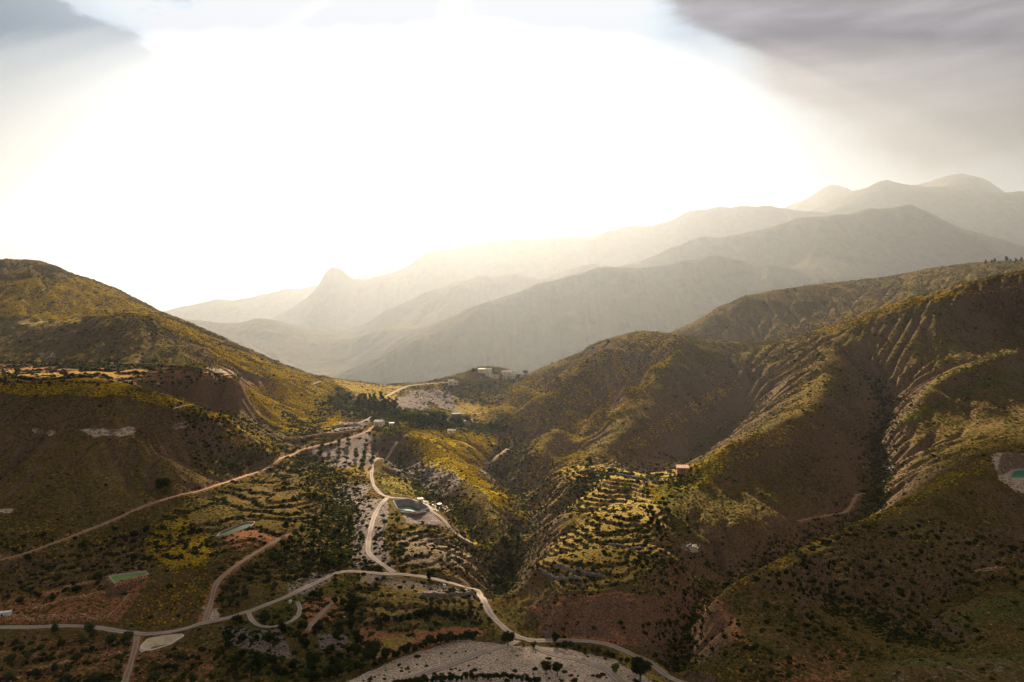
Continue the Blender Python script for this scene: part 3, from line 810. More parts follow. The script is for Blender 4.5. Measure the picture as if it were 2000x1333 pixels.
def plain(name, c1, c2, scale=1.5, rough=0.9, bump=0.0, spec=0.2, lo=0.35, hi=0.65):
    m, N, b, out = new_mat(name)
    tc = N.new('ShaderNodeNewGeometry')
    n = N.noise(tc.outputs['Position'], scale, 5, 0.65)
    N.put(b.inputs['Base Color'], N.mix(N.ramp(n, lo, hi), c1, c2)); b.inputs['Roughness'].default_value = rough
    b.inputs['Specular IOR Level'].default_value = spec
    if bump:
        bp = N.new('ShaderNodeBump'); bp.inputs['Strength'].default_value = bump; bp.inputs['Distance'].default_value = 0.15
        N.put(bp.inputs['Height'], n); N.l.new(bp.outputs[0], b.inputs['Normal'])
    return m
def leafy(name, c1, c2, trans=0.35, tint=False):
    m = bpy.data.materials.new(name); m.use_nodes = True
    N = NT(m.node_tree); N.n.clear()
    out = N.new('ShaderNodeOutputMaterial')
    oi = N.new('ShaderNodeObjectInfo'); geo = N.new('ShaderNodeNewGeometry')
    n = N.noise(geo.outputs['Position'], 1.1, 3, 0.7)
    if tint:
        at = N.new('ShaderNodeAttribute', attribute_name='tint', attribute_type='INSTANCER'); col = at.outputs['Color']
    else:
        col = N.mix(oi.outputs['Random'], c1, c2)
    v = N.ramp(n, 0.3, 0.7, 0.7, 1.35); cc = N.new('ShaderNodeCombineColor')
    for i in range(3):
        N.put(cc.inputs[i], v)
    col = N.mix(1.0, col, cc.outputs[0], 'MULTIPLY')
    d = N.new('ShaderNodeBsdfDiffuse'); t = N.new('ShaderNodeBsdfTranslucent'); mx = N.new('ShaderNodeMixShader')
    N.put(d.inputs[0], col); N.put(t.inputs[0], N.mix(1.0, col, (1.25, 1.2, 0.7), 'MULTIPLY')); mx.inputs[0].default_value = trans
    N.l.new(d.outputs[0], mx.inputs[1]); N.l.new(t.outputs[0], mx.inputs[2]); N.l.new(mx.outputs[0], out.inputs[0])
    return m
def water(name, c, rough=0.08, spec=0.5):
    m, N, b, out = new_mat(name)
    b.inputs['Base Color'].default_value = (*c, 1); b.inputs['Roughness'].default_value = rough
    b.inputs['Specular IOR Level'].default_value = spec
    geo = N.new('ShaderNodeNewGeometry'); bp = N.new('ShaderNodeBump'); bp.inputs['Strength'].default_value = 0.15; bp.inputs['Distance'].default_value = 0.05
    N.put(bp.inputs['Height'], N.noise(geo.outputs['Position'], 2.5, 3)); N.l.new(bp.outputs[0], b.inputs['Normal'])
    return m
def track(name, c1, c2):
    """trodden earth: patches, washed gravel and two paler wheel lines"""
    m, N, b, out = new_mat(name); b.inputs['Roughness'].default_value = 1.0; b.inputs['Specular IOR Level'].default_value = 0.0
    geo = N.new('ShaderNodeNewGeometry'); pos = geo.outputs['Position']
    at = N.new('ShaderNodeAttribute', attribute_name='across')
    n1 = N.noise(pos, .10, 5, .65); n2 = N.noise(pos, 1.1, 5, .7)
    f = N.math('ADD', N.math('MULTIPLY', n1, .65), N.math('MULTIPLY', n2, .45))
    a = N.math('ABSOLUTE', N.math('SUBTRACT', N.math('ABSOLUTE', at.outputs['Fac']), .25))
    f = N.math('ADD', f, N.math('MULTIPLY', N.ramp(a, 0.0, .16, 1.0, 0.0), .22))
    col = N.mix(N.ramp(f, .42, .78), c1, c2)
    edge = N.ramp(N.math('ADD', N.math('ABSOLUTE', at.outputs['Fac']), N.math('MULTIPLY', N.math('SUBTRACT', n2, .5), .5)), .36, .52)
    col = N.mix(edge, col, (0.15, 0.105, 0.055))
    N.put(b.inputs['Base Color'], col)
    return m
M = dict(
    ground=ground_material(), far=far_material(),
    pale=track('pale_track_gravel', (0.27, 0.215, 0.185), (0.46, 0.38, 0.335)),
    rust=track('rusty_track_earth', (0.24, 0.165, 0.12), (0.42, 0.31, 0.235)),
    stone=plain('dry_stone', (0.16, 0.075, 0.035), (0.68, 0.42, 0.23), 1.6, 0.95, 1.0, .2, .42, .58),
    greystone=plain('grey_stone', (0.14, 0.12, 0.11), (0.34, 0.29, 0.26), 1.9, 0.95, 1.0),
    concrete=plain('weathered_concrete', (0.40, 0.35, 0.30), (0.52, 0.46, 0.40), 0.8, 0.9),
    greyliner=plain('grey_liner', (0.16, 0.16, 0.17), (0.26, 0.25, 0.25), 0.4, 0.9),
    cream=plain('cream_liner', (0.66, 0.52, 0.33), (0.80, 0.72, 0.56), 0.35, 0.6),
    white=plain('white_render', (0.74, 0.70, 0.64), (0.82, 0.79, 0.74), 0.9, 0.9),
    creamwall=plain('cream_render', (0.62, 0.54, 0.42), (0.72, 0.64, 0.52), 0.9, 0.9),
    pinkwall=plain('pink_render', (0.60, 0.46, 0.38), (0.68, 0.55, 0.46), 0.9, 0.9),
    tile=plain('clay_tiles', (0.30, 0.14, 0.08), (0.46, 0.26, 0.16), 2.5, 0.9),
    flatroof=plain('pale_flat_roof', (0.55, 0.48, 0.40), (0.66, 0.60, 0.52), 0.8, 0.9),
    glass=plain('dark_window', (0.02, 0.025, 0.03), (0.04, 0.04, 0.05), 1, 0.15, 0, 0.5),
    wood=plain('brown_wood', (0.10, 0.06, 0.035), (0.16, 0.10, 0.06), 3, 0.8),
    metal=plain('white_sheet_metal', (0.72, 0.72, 0.70), (0.80, 0.80, 0.78), 1, 0.5, 0, 0.4),
    bark=plain('bark', (0.10, 0.075, 0.05), (0.17, 0.13, 0.09), 5, 1.0),
    boulder=plain('pale_rock', (0.45, 0.40, 0.35), (0.62, 0.57, 0.52), 2, 0.95, 0.6),
    green=water('green_water', (0.13, 0.24, 0.045), 0.5, .1), darkgreen=water('dark_green_water', (0.020, 0.055, 0.020), 0.5, .04),
    teal=water('teal_water', (0.03, 0.20, 0.11), 0.5, .1), murk=water('murky_water', (0.12, 0.10, 0.04), 0.3), still=water('still_water', (0.03, 0.05, 0.04), 0.03),
    olive=leafy('olive_leaves', (0.060, 0.070, 0.034), (0.095, 0.105, 0.052), 0.25),
    dark=leafy('dark_leaves', (0.028, 0.040, 0.016), (0.055, 0.070, 0.026), 0.25),
    fresh=leafy('fresh_leaves', (0.10, 0.13, 0.025), (0.17, 0.18, 0.035), 0.35),
    pine=leafy('pine_needles', (0.022, 0.034, 0.016), (0.038, 0.050, 0.022), 0.15),
    gorse=leafy('yellow_gorse', (0.40, 0.28, 0.02), (0.55, 0.38, 0.03), 0.35),
    shrub=leafy('scrub_leaves', None, None, 0.30, True),
)

# ------------------------------------------------------------------ meshes
def grid_mesh(name, r0, r1, mat, att=None):
    nr = r1 - r0; co = np.stack([XX[r0:r1], YG[r0:r1], Z[r0:r1].astype(np.float32)], -1).reshape(-1, 3)
    idx = np.arange(nr * NU).reshape(nr, NU)
    q = np.stack([idx[:-1, :-1], idx[:-1, 1:], idx[1:, 1:], idx[1:, :-1]], -1).reshape(-1, 4)
    me = bpy.data.meshes.new(name)
    me.vertices.add(len(co)); me.vertices.foreach_set('co', co.ravel().astype(np.float32))
    me.loops.add(q.size); me.loops.foreach_set('vertex_index', q.ravel().astype(np.int32))
    me.polygons.add(len(q)); me.polygons.foreach_set('loop_start', (np.arange(len(q)) * 4).astype(np.int32))
    me.polygons.foreach_set('use_smooth', np.ones(len(q), bool))
    me.update(calc_edges=True)
    for k, (a, b_, c) in (att or {}).items():
        at = me.attributes.new(k, 'FLOAT_COLOR', 'POINT')
        at.data.foreach_set('color', np.stack([a, b_, c, np.ones_like(a)], -1)[r0:r1].astype(np.float32).ravel())
    me.materials.append(mat)
    o = bpy.data.objects.new(name, me); COL.objects.link(o); o['kind'] = 'structure'
    return o
SPLIT = int(np.searchsorted(YY, 1450))
grid_mesh('ground', 0, SPLIT + 1, M['ground'], {'coverA': (GORSE_LIT_CREST, BARE, RED), 'coverB': (LUSH, GOLD, PALE)})
grid_mesh('mountains', SPLIT, NL, M['far'])
# the plain beyond, out to the horizon
pm = bpy.data.meshes.new('plain'); S_ = 9000.0; zp = -300.0
pm.from_pydata([(-S_, -3000, zp), (S_, -3000, zp), (S_, S_, zp), (-S_, S_, zp)], [], [(0, 1, 2, 3)]); pm.materials.append(M['far'])
po = bpy.data.objects.new('land', pm); COL.objects.link(po); po['kind'] = 'structure'

class MB:
    """collects boxes, rings and prisms for one mesh"""
    def __init__(s):
        s.v = []; s.f = []
    def add(s, vs, fs):
        n = len(s.v); s.v += [tuple(map(float, p)) for p in vs]; s.f += [tuple(i + n for i in f) for f in fs]
        return s
    def box(s, x0, x1, y0, y1, z0, z1):
        return s.add([(x, y, z) for x in (x0, x1) for y in (y0, y1) for z in (z0, z1)], [(0, 1, 3, 2), (4, 6, 7, 5), (0, 4, 5, 1), (2, 3, 7, 6), (0, 2, 6, 4), (1, 5, 7, 3)])
    def build(s, name, mat, parent=None, smooth=False):
        me = bpy.data.meshes.new(name); me.from_pydata(s.v, [], s.f); me.materials.append(mat)
        if smooth:
            me.polygons.foreach_set('use_smooth', np.ones(len(me.polygons), bool))
        o = bpy.data.objects.new(name, me); COL.objects.link(o)
        if parent:
            o.parent = parent
        return o
def tag(o, label, cat, group=None, kind=None):
    o['label'] = label; o['category'] = cat
    if group:
        o['group'] = group
    if kind:
        o['kind'] = kind
    return o
def empty(name, loc, rz=0.0):
    o = bpy.data.objects.new(name, None); COL.objects.link(o); o.location = loc; o.rotation_euler = (0, 0, rz); o.empty_display_size = 0.5
    return o
def clone(root, loc, rz, s=1.0):
    r = root.copy(); COL.objects.link(r); r.location = loc; r.rotation_euler = (0, 0, rz); r.scale = (s, s, s * random.uniform(.9, 1.1)) if not isinstance(s, tuple) else s
    for ch in list(root.children):
        c = ch.copy(); COL.objects.link(c); c.parent = r
        for g in ch.children:
            d = g.copy(); COL.objects.link(d); d.parent = c
    return r

# ---- tracks as ribbons laid on the ground
def ribbon(name, width, mat, line):
    L = np.array(line); n = len(L)
    t = np.gradient(L[:, :2], axis=0); t /= np.maximum(np.linalg.norm(t, axis=1, keepdims=True), 1e-6)
    nrm = np.stack([-t[:, 1], t[:, 0]], 1)
    s_ = np.arange(n); wv = width * (1 + 0.14 * np.sin(s_ * .23) * np.sin(s_ * .071) + 0.06 * np.sin(s_ * 1.3))
    rows = []; wl = wv * (1 + .22 * fbm(L[:, 0], L[:, 1], 9, 3, 31)); wr = wv * (1 + .22 * fbm(L[:, 0], L[:, 1], 9, 3, 35))
    offs = (-.5, -.42, -.25, 0, .25, .42, .5)
    for k in offs:
        p = L[:, :2] + nrm * (k * (wl if k < 0 else wr))[:, None]
        z = terrain_z(p[:, 0], p[:, 1])
        lift = 0.16 if abs(k) < .45 else 0.0
        if abs(k) == .25: lift -= .04
        rows.append(np.column_stack([p, np.maximum(z, terrain_z(L[:, 0], L[:, 1]) - .3) + lift if abs(k) < .45 else z - 0.1]))
    V_ = np.stack(rows, 1).reshape(-1, 3); m_ = len(offs)
    mb = MB(); mb.v = [tuple(p) for p in V_]
    mb.f = [(i * m_ + j, i * m_ + j + 1, (i + 1) * m_ + j + 1, (i + 1) * m_ + j) for i in range(n - 1) for j in range(m_ - 1)]
    o = mb.build(name, mat, smooth=True); o['kind'] = 'structure'
    at = o.data.attributes.new('across', 'FLOAT', 'POINT'); at.data.foreach_set('value', np.tile(np.array(offs, np.float32), n))
    return o
for nm, wd, mt, px, ln in ROADS:
    ribbon(nm, wd, M[mt], ln)

# ---- reservoirs
def scale_poly(poly, k):
    cx = sum(p[0] for p in poly) / len(poly); cy = sum(p[1] for p in poly) / len(poly)
    return [(cx + (x - cx) * k, cy + (y - cy) * k) for x, y in poly]
def reservoir(B, wmat, liner, rim, label, cat='reservoir'):
    poly, z, dep, lvl = B['poly'], B['z'], B['depth'], B['level']
    cx = sum(p[0] for p in poly) / len(poly); cy = sum(p[1] for p in poly) / len(poly)
    root = empty('reservoir', (cx, cy, z)); tag(root, label, cat)
    L = [(x - cx, y - cy) for x, y in poly]; n = len(L)
    R = sum(math.hypot(*p) for p in L) / n
    sub = []
    for i in range(n):                                    # round the corners a little
        a, b_ = L[i], L[(i + 1) % n]
        for t in (.12, .5, .88):
            sub.append((a[0] + (b_[0] - a[0]) * t, a[1] + (b_[1] - a[1]) * t))
    L = sub; n = len(L)
    def ring(mb, k1, z1, k2, z2):
        a = [(x * k1, y * k1, z1) for x, y in L]; b_ = [(x * k2, y * k2, z2) for x, y in L]
        mb.add(a + b_, [(i, (i + 1) % n, n + (i + 1) % n, n + i) for i in range(n)])
    kin = 1 - min(0.45, dep * 1.1 / R)
    ko = 1 + 0.4 / R
    mb = MB(); ring(mb, ko + 0.5 / R, -0.9, ko, 0.32); ring(mb, ko, 0.32, 1.0, 0.34); ring(mb, 1.0, 0.34, 0.995, -0.1); mb.build('rim', rim, root)
    mb = MB(); ring(mb, 0.996, 0.2, kin, -dep); mb.add([(x * kin, y * kin, -dep) for x, y in L], [tuple(range(n))]); mb.build('basin', liner, root)
    kw = 1 - (1 - kin) * (lvl + .2) / (dep + .2)
    mb = MB(); mb.add([(x * kw, y * kw, -lvl) for x, y in L], [tuple(range(n))]); mb.build('water', wmat, root)
    return root
reservoir(BASINS[0], M['green'], M['concrete'], M['concrete'], 'bright green irrigation pond on the stone terraces left of the winding road')
reservoir(BASINS[1], M['darkgreen'], M['greyliner'], M['concrete'], 'narrow dark green pond with a pale kerb below the long rusty track')
reservoir(BASINS[2], M['murk'], M['cream'], M['white'], 'nearly empty cream lined reservoir beside the road fork')
reservoir(BASINS[3], M['still'], M['greyliner'], M['greyliner'], 'grey reservoir with shining water on the knoll beside the farmyard')
reservoir(BASINS[4], M['teal'], M['concrete'], M['concrete'], 'teal pond dug into a sandy cutting on the right hillside')

# ---- buildings
def building(pix, w, d, h, rz, wall, label, cat='house', name='house', roof='flat', win=2, door=True, lift=0.0, wing=None, chimney=False, roofmat=None):
    x, y, z = pick(*pix)
    rz = math.radians(rz)
    cs_ = [(x + math.cos(rz) * a - math.sin(rz) * b_, y + math.sin(rz) * a + math.cos(rz) * b_) for a in (-w / 2, w / 2) for b_ in (-d / 2, d / 2)]
    zs = terrain_z([c[0] for c in cs_], [c[1] for c in cs_]); zb = float(max(zs.mean(), z)) + lift
    root = empty(name, (x, y, zb), rz); tag(root, label, cat)
    base = float(min(zs)) - zb - 0.6
    mb = MB(); hw, hd = w / 2, d / 2
    mb.box(-hw, hw, -hd, hd, base, h)
    if wing:
        mb.box(hw - .002, hw + wing[0], -hd + wing[1], hd, base, wing[2])
    mb.build('wall', wall, root)
    if roof == 'flat':
        r = MB(); r.box(-hw - .15, hw + .15, -hd - .15, hd + .15, h, h + .25)
        for a, b_, c, e in ((-hw - .15, hw + .15, -hd - .15, -hd + .1), (-hw - .15, hw + .15, hd - .1, hd + .15), (-hw - .15, -hw + .1, -hd + .1, hd - .1), (hw - .1, hw + .15, -hd + .1, hd - .1)):
            r.box(a, b_, c, e, h + .25, h + .6)
        ro = r.build('roof', roofmat or M['flatroof'], root)
        if wing:
            MB().box(hw + .16, hw + wing[0] + .15, -hd + wing[1] - .15, hd + .15, wing[2], wing[2] + .3).build('roof', roofmat or M['flatroof'], root)
    else:
        e = .45; rh = d * (.22 if roof == 'gable' else .14); t = .22
        r = MB()
        if roof == 'gable':
            prof = [(-hd - e, h - .1), (0, h + rh), (hd + e, h - .1), (hd + e, h - .1 + t), (0, h + rh + t), (-hd - e, h - .1 + t)]
            g = MB().add([(-hw, -hd, h), (-hw, hd, h), (-hw, 0, h + rh - .1)] + [(hw, -hd, h), (hw, hd, h), (hw, 0, h + rh - .1)], [(0, 1, 2), (3, 5, 4), (0, 2, 5, 3), (1, 4, 5, 2)])
            g.build('gable', wall, root)
        else:
            prof = [(-hd - e, h), (hd + e, h + rh), (hd + e, h + rh + t), (-hd - e, h + t)]
            g = MB().add([(-hw, -hd, h), (-hw, hd, h), (-hw, hd, h + rh - .1), (hw, -hd, h), (hw, hd, h), (hw, hd, h + rh - .1)], [(0, 1, 2), (3, 5, 4), (1, 4, 5, 2)])
            g.build('gable', wall, root)
        n = len(prof)
        r.add([(-hw - e, a, b_) for a, b_ in prof] + [(hw + e, a, b_) for a, b_ in prof], [tuple(range(n))[::-1], tuple(range(n, 2 * n))] + [(i, (i + 1) % n, n + (i + 1) % n, n + i) for i in range(n)])
        ro = r.build('roof', roofmat or M['tile'], root)
    if chimney:
        MB().box(hw * .4, hw * .4 + .7, -.35, .35, h + .2, h + (1.4 if roof == 'flat' else 2.4)).build('chimney', wall, ro)
    floors = 2 if h > 5 else 1
    for f_ in range(floors):
        for i in range(win):
            cx = -hw + w * (i + .5) / win + (0.9 if (door and f_ == 0 and i == win // 2) else 0)
            z0 = 1.0 + f_ * 2.8
            MB().box(cx - .45, cx + .45, -hd - .06, -hd + .02, z0, z0 + 1.15).build('window', M['glass'], root)
            s_ = root.children[-1] if False else None
    if win:
        MB().box(-hw - .06, -hw + .02, -.45, .45, 1.0, 2.1).build('window', M['glass'], root)
    if door:
        MB().box(-hw + w * .5 - .95, -hw + w * .5 - .05, -hd - .07, -hd + .02, 0.0, 2.05).build('door', M['wood'], root)
    return root
building((881,750), 7, 6, 4.2, 12, M['white'], 'white cube house where the ridge track ends below the hamlet', win=2)
building((889,751), 6, 5, 3.2, 12, M['creamwall'], 'low cream outbuilding next to the white cube house at the track end', 'outbuilding', 'outbuilding', win=1)
building((941,727), 9, 5, 3.4, -8, M['white'], 'long white cottage at the top left of the hamlet', win=3, roof='shed', roofmat=M['flatroof'])
building((954,730), 8, 7, 5.8, 6, M['white'], 'tall two storey white house left of the dark cypress', win=2, chimney=True)
building((957,735), 8, 4, 2.5, 3, M['white'], 'low white annex in front of the two storey house', 'outbuilding', 'outbuilding', win=2, door=False)
building((988,731), 14, 7, 3.6, -4, M['white'], 'broad flat roofed white house right of the yellowish tree', win=4)
building((968,739), 9, 4, 2.6, 0, M['creamwall'], 'cream garden building under the cypress', 'outbuilding', 'outbuilding', win=2)
building((1000,739), 8, 6, 5.2, -6, M['white'], 'white house with a row of dark windows at the hamlet\'s lower right', win=4)
building((987,739), 6, 6, 4.6, -3, M['pinkwall'], 'pinkish house joined to the left of the many windowed one', win=2)
building((1016,735), 9, 5, 3.0, -10, M['white'], 'low white house at the hamlet\'s right end beside the round tree', win=3)
building((939,742), 1.4, 1.4, 3.0, 0, M['white'], 'slim white tower standing alone below the hamlet', 'hut', 'hut', win=0, door=True)
building((741,831), 8, 6, 3.6, -18, M['white'], 'white farmhouse at the end of the long rusty track', roof='gable', win=2, chimney=True, roofmat=M['flatroof'])
building((765,832), 4, 3, 2.4, -10, M['white'], 'tiny white shed among the trees right of the farmhouse', 'shed', 'shed', roof='shed', win=1, roofmat=M['flatroof'])
building((891,817), 9, 6, 4.4, 14, M['greystone'], 'grey stone barn with a flat roof beside a pale threshing floor', 'barn', 'barn', win=2)
building((882,846), 7, 4, 2.6, 5, M['white'], 'low white cottage on the yellow spur under the round trees', roof='gable', win=2, roofmat=M['flatroof'])
building((1333,922), 8, 6, 3.2, -8, M['stone'], 'orange stone barn on the right slope above the terraces', 'barn', 'barn', roof='shed', win=1)
building((821,982), 3.2, 2.6, 2.5, 20, M['creamwall'], 'small cream hut with a dark doorway at the edge of the knoll farmyard', 'hut', 'hut', roof='shed', win=0, roofmat=M['flatroof'])

def box_cabin():
    x, y, z = pick(9, 1207)
    root = empty('cabin', (x, y, z + .2), math.radians(14)); tag(root, 'white box shaped site cabin at the left edge beside the stone terraces', 'cabin')
    MB().box(-2.6, 2.6, -1.2, 1.2, 0, 2.5).build('body', M['metal'], root)
    MB().box(-2.7, 2.7, -1.3, 1.3, 2.5, 2.62).build('roof', M['metal'], root)
    [MB().box(a - .15, a + .15, -1.1, 1.1, -.9, 0).build('skid', M['concrete'], root) for a in (-2.2, 0, 2.2)]
    MB().box(2.6, 2.64, -.45, .45, .1, 2.1).build('door', M['metal'], root)
    MB().box(-1.2, -.3, -1.23, -1.2, 1.1, 1.9).build('window', M['glass'], root)
box_cabin()
def slab(pix, dims, rz, mat, name, label, cat, top=0.3):
    x, y, z = pick(*pix)
    w, d = dims
    cs_ = [(x + a, y + b_) for a in (-w / 2, w / 2) for b_ in (-d / 2, d / 2)]
    lo = float(terrain_z([c[0] for c in cs_], [c[1] for c in cs_]).min()) - z - .5
    m = MB(); m.box(-w / 2, w / 2, -d / 2, d / 2, lo, top)
    m.box(-w / 2 + .12, w / 2 - .12, -d / 2 + .12, d / 2 - .12, top, top + .06)
    o = m.build(name, mat); o.location = (x, y, z); o.rotation_euler = (0, 0, math.radians(rz)); tag(o, label, cat)
    return o
slab((912,822), (9, 15), -8, M['concrete'], 'threshing_floor', 'pale square threshing floor beside the grey stone barn', 'threshing floor', .5)
slab((842,987), (3.4, 2.2), 12, M['white'], 'concrete_slab', 'white slab in the farmyard beside the shining reservoir', 'slab', .35)
slab((845,981), (2.4, 1.4), 12, M['white'], 'concrete_slab', 'smaller pale slab behind the white one in the knoll farmyard', 'slab', .3)
def water_tank(pix, r, h, label):
    x, y, z = pick(*pix); root = empty('water_tank', (x, y, z)); tag(root, label, 'water tank')
    n = 20; m = MB(); c = [(math.cos(k * 2 * math.pi / n), math.sin(k * 2 * math.pi / n)) for k in range(n)]
    m.add([(r * a, r * b_, zz) for zz in (-.6, h) for a, b_ in c], [(i, (i + 1) % n, n + (i + 1) % n, n + i) for i in range(n)] + [tuple(range(n, 2 * n))]); m.build('body', M['metal'], root)
    m = MB(); m.add([(r * 1.04 * a, r * 1.04 * b_, h + .01) for a, b_ in c] + [(r * .2 * a, r * .2 * b_, h + .35) for a, b_ in c], [(i, (i + 1) % n, n + (i + 1) % n, n + i) for i in range(n)] + [tuple(range(n, 2 * n))]); m.build('lid', M['metal'], root)
water_tank((858,987), 1.7, 1.1, 'round white water tank at the right end of the knoll farmyard')
water_tank((868,1148), .7, 1.5, 'small white tank on the grey bank above the pale yard')
water_tank((910,1157), .8, 1.3, 'white tank standing in the pale yard by the road bend')
water_tank((567,1178), .7, 1.2, 'little white tank inside the looping track')

def ruin(pix, label, size, rz):
    x, y, z = pick(*pix); root = empty('ruin', (x, y, z), math.radians(rz)); tag(root, label, 'ruin')
    w, d, h = size; rr = random.Random(pix[0])
    for (x0, y0, x1, y1) in ((-w/2, -d/2, w/2, -d/2), (-w/2, -d/2 + .5, -w/2, d/2), (w/2, -d/2 + .5, w/2, d/2), (-w/2 + .5, d/2, w/2 - .5, d/2)):
        m = MB(); n = 8; tops = [h * rr.uniform(.45, 1.0) for _ in range(n + 1)]; t = .3
        dx, dy = (x1 - x0), (y1 - y0); L_ = math.hypot(dx, dy); nx_, ny_ = -dy / L_ * t, dx / L_ * t
        vs = []
        for i in range(n + 1):
            px_, py_ = x0 + dx * i / n, y0 + dy * i / n
            vs += [(px_ - nx_, py_ - ny_, -1.5), (px_ + nx_, py_ + ny_, -1.5), (px_ + nx_, py_ + ny_, tops[i]), (px_ - nx_, py_ - ny_, tops[i])]
        fs = [(0, 1, 2, 3), tuple(4 * n + k for k in (3, 2, 1, 0))]
        for i in range(n):
            a = 4 * i
            fs += [(a + k, a + (k + 1) % 4, a + 4 + (k + 1) % 4, a + 4 + k)[::-1] for k in range(4)]
        m.add(vs, fs); m.build('wall', M['boulder'] if rz == 5 else M['greystone'], root)
ruin((1352,1072), 'roofless pale ruin on the shaded slope above the red cliff', (5.5, 4, 2.2), 5)
ruin((1340,1068), 'crumbling roofless walls just left of the pale ruin', (5, 4, 2), 12)
ruin((1071,1243), 'square stump of masonry beside the road at the river crossing', (2.6, 2.2, 2.6), 20)

# ---- dry stone terrace walls
def stone_wall(pix, h, mat, label, thick=1.0):
    w = resample([pick(u, v) for u, v in pix], 0.7); w = smooth_line(w, 8); n = len(w)
    x0, y0, z0 = w[n // 2]; z0 = float(terrain_z(x0, y0)[0])
    t = np.gradient(w[:, :2], axis=0); t /= np.maximum(np.linalg.norm(t, axis=1, keepdims=True), 1e-6); nr_ = np.stack([-t[:, 1], t[:, 0]], 1)
    zg = terrain_z(w[:, 0], w[:, 1]); rr = np.random.default_rng(int(abs(x0) * 10))
    prof = [(-.75, -1.2), (-.62, .35), (-.45, .75), (-.3, 1.0), (.35, 1.0), (.5, .4), (.55, -1.2)]
    rows = []
    end = np.minimum(1, np.minimum(np.arange(n), np.arange(n)[::-1]) / 4.0)
    hv = h * (0.75 + .25 * fbm(w[:, 0], w[:, 1], 6, 2, 5)) * end
    for a, b_ in prof:
        jx = rr.normal(0, .20, n) ; jz = rr.normal(0, .17, n)
        p = w[:, :2] + nr_ * ((a * thick) + jx)[:, None]
        rows.append(np.column_stack([p[:, 0] - x0, p[:, 1] - y0, zg - z0 + (b_ * hv if b_ > 0 else b_) + (jz if b_ > 0 else 0)]))
    V_ = np.stack(rows, 1).reshape(-1, 3); m_ = len(prof)
    mb = MB(); mb.v = [tuple(p) for p in V_]
    mb.f = [(i * m_ + j, (i + 1) * m_ + j, (i + 1) * m_ + j + 1, i * m_ + j + 1) for i in range(n - 1) for j in range(m_ - 1)] + [tuple(range(m_)), tuple((n - 1) * m_ + k for k in reversed(range(m_)))]
    o = mb.build('stone_wall', M[mat]); o.location = (x0, y0, z0); tag(o, label, 'stone wall', 'dry stone walls holding up the terraces')
for a in (
    ([(82,1166),(120,1152),(160,1143),(190,1137)], 1.8, 'stone', 'short rusty stone wall running up to the bright green pond'),
    ([(55,1196),(80,1190),(110,1180),(150,1172),(185,1164),(206,1157)], 2.0, 'stone', 'middle rusty stone wall below the bright green pond'),
    ([(-20,1219),(60,1214),(120,1211),(190,1211),(225,1200),(242,1182),(256,1160)], 2.6, 'stone', 'thick curved stone wall above the road near the white cabin'),
    ([(222,1146),(250,1137),(275,1131),(288,1127)], 2.4, 'stone', 'rusty stone bank directly under the bright green pond'),
    ([(552,858),(600,856),(650,851),(700,843),(714,840)], 3.0, 'stone', 'long reddish retaining wall above the upper end of the rusty track'),
    ([(1080,1102),(1100,1110),(1125,1119),(1155,1125),(1185,1129)], 2.2, 'greystone', 'brown curved wall of the upper gold terrace by the ravine'),
    ([(1050,1112),(1065,1122),(1082,1133),(1110,1137),(1140,1137)], 2.2, 'greystone', 'brown angled wall of the lower gold terrace by the ravine'),
    ([(815,1168),(860,1166),(900,1166),(935,1170)], 2.6, 'greystone', 'grey retaining wall under the pale yard by the road bend'),
    ([(192,1284),(215,1278),(245,1275)], 1.2, 'stone', 'low rusty wall in the olive field below the road'),
    ([(20,1330),(60,1312),(110,1300),(160,1287)], 1.2, 'stone', 'long low wall climbing through the olive field'),
    ([(1140,918),(1190,925),(1250,935),(1290,940)], 1.4, 'greystone', 'top terrace wall on the golden slope left of the orange barn'),
    ([(1150,905),(1200,910),(1260,916),(1310,922)], 1.4, 'greystone', 'uppermost wall of the golden terraces beside the orange barn'),
    ([(1185,1062),(1220,1070),(1260,1072)], 1.6, 'greystone', 'curved wall of the round terrace in the middle of the right bench'),
    ([(735,1213),(780,1207),(810,1203),(830,1198)], 1.6, 'greystone', 'dark wall below the yellow strip field by the road bend'),
    ([(930,744),(950,743),(975,743)], 2.2, 'greystone', 'long grey garden wall below the hamlet'),
    ([(1905,1117),(1930,1113),(1957,1110)], 1.4, 'stone', 'short sunlit wall on the right foreground slope'),
    ([(620,838),(660,832),(700,828)], 1.2, 'stone', 'low wall across the pale orchard left of the farmhouse'),
):
    stone_wall(*a)

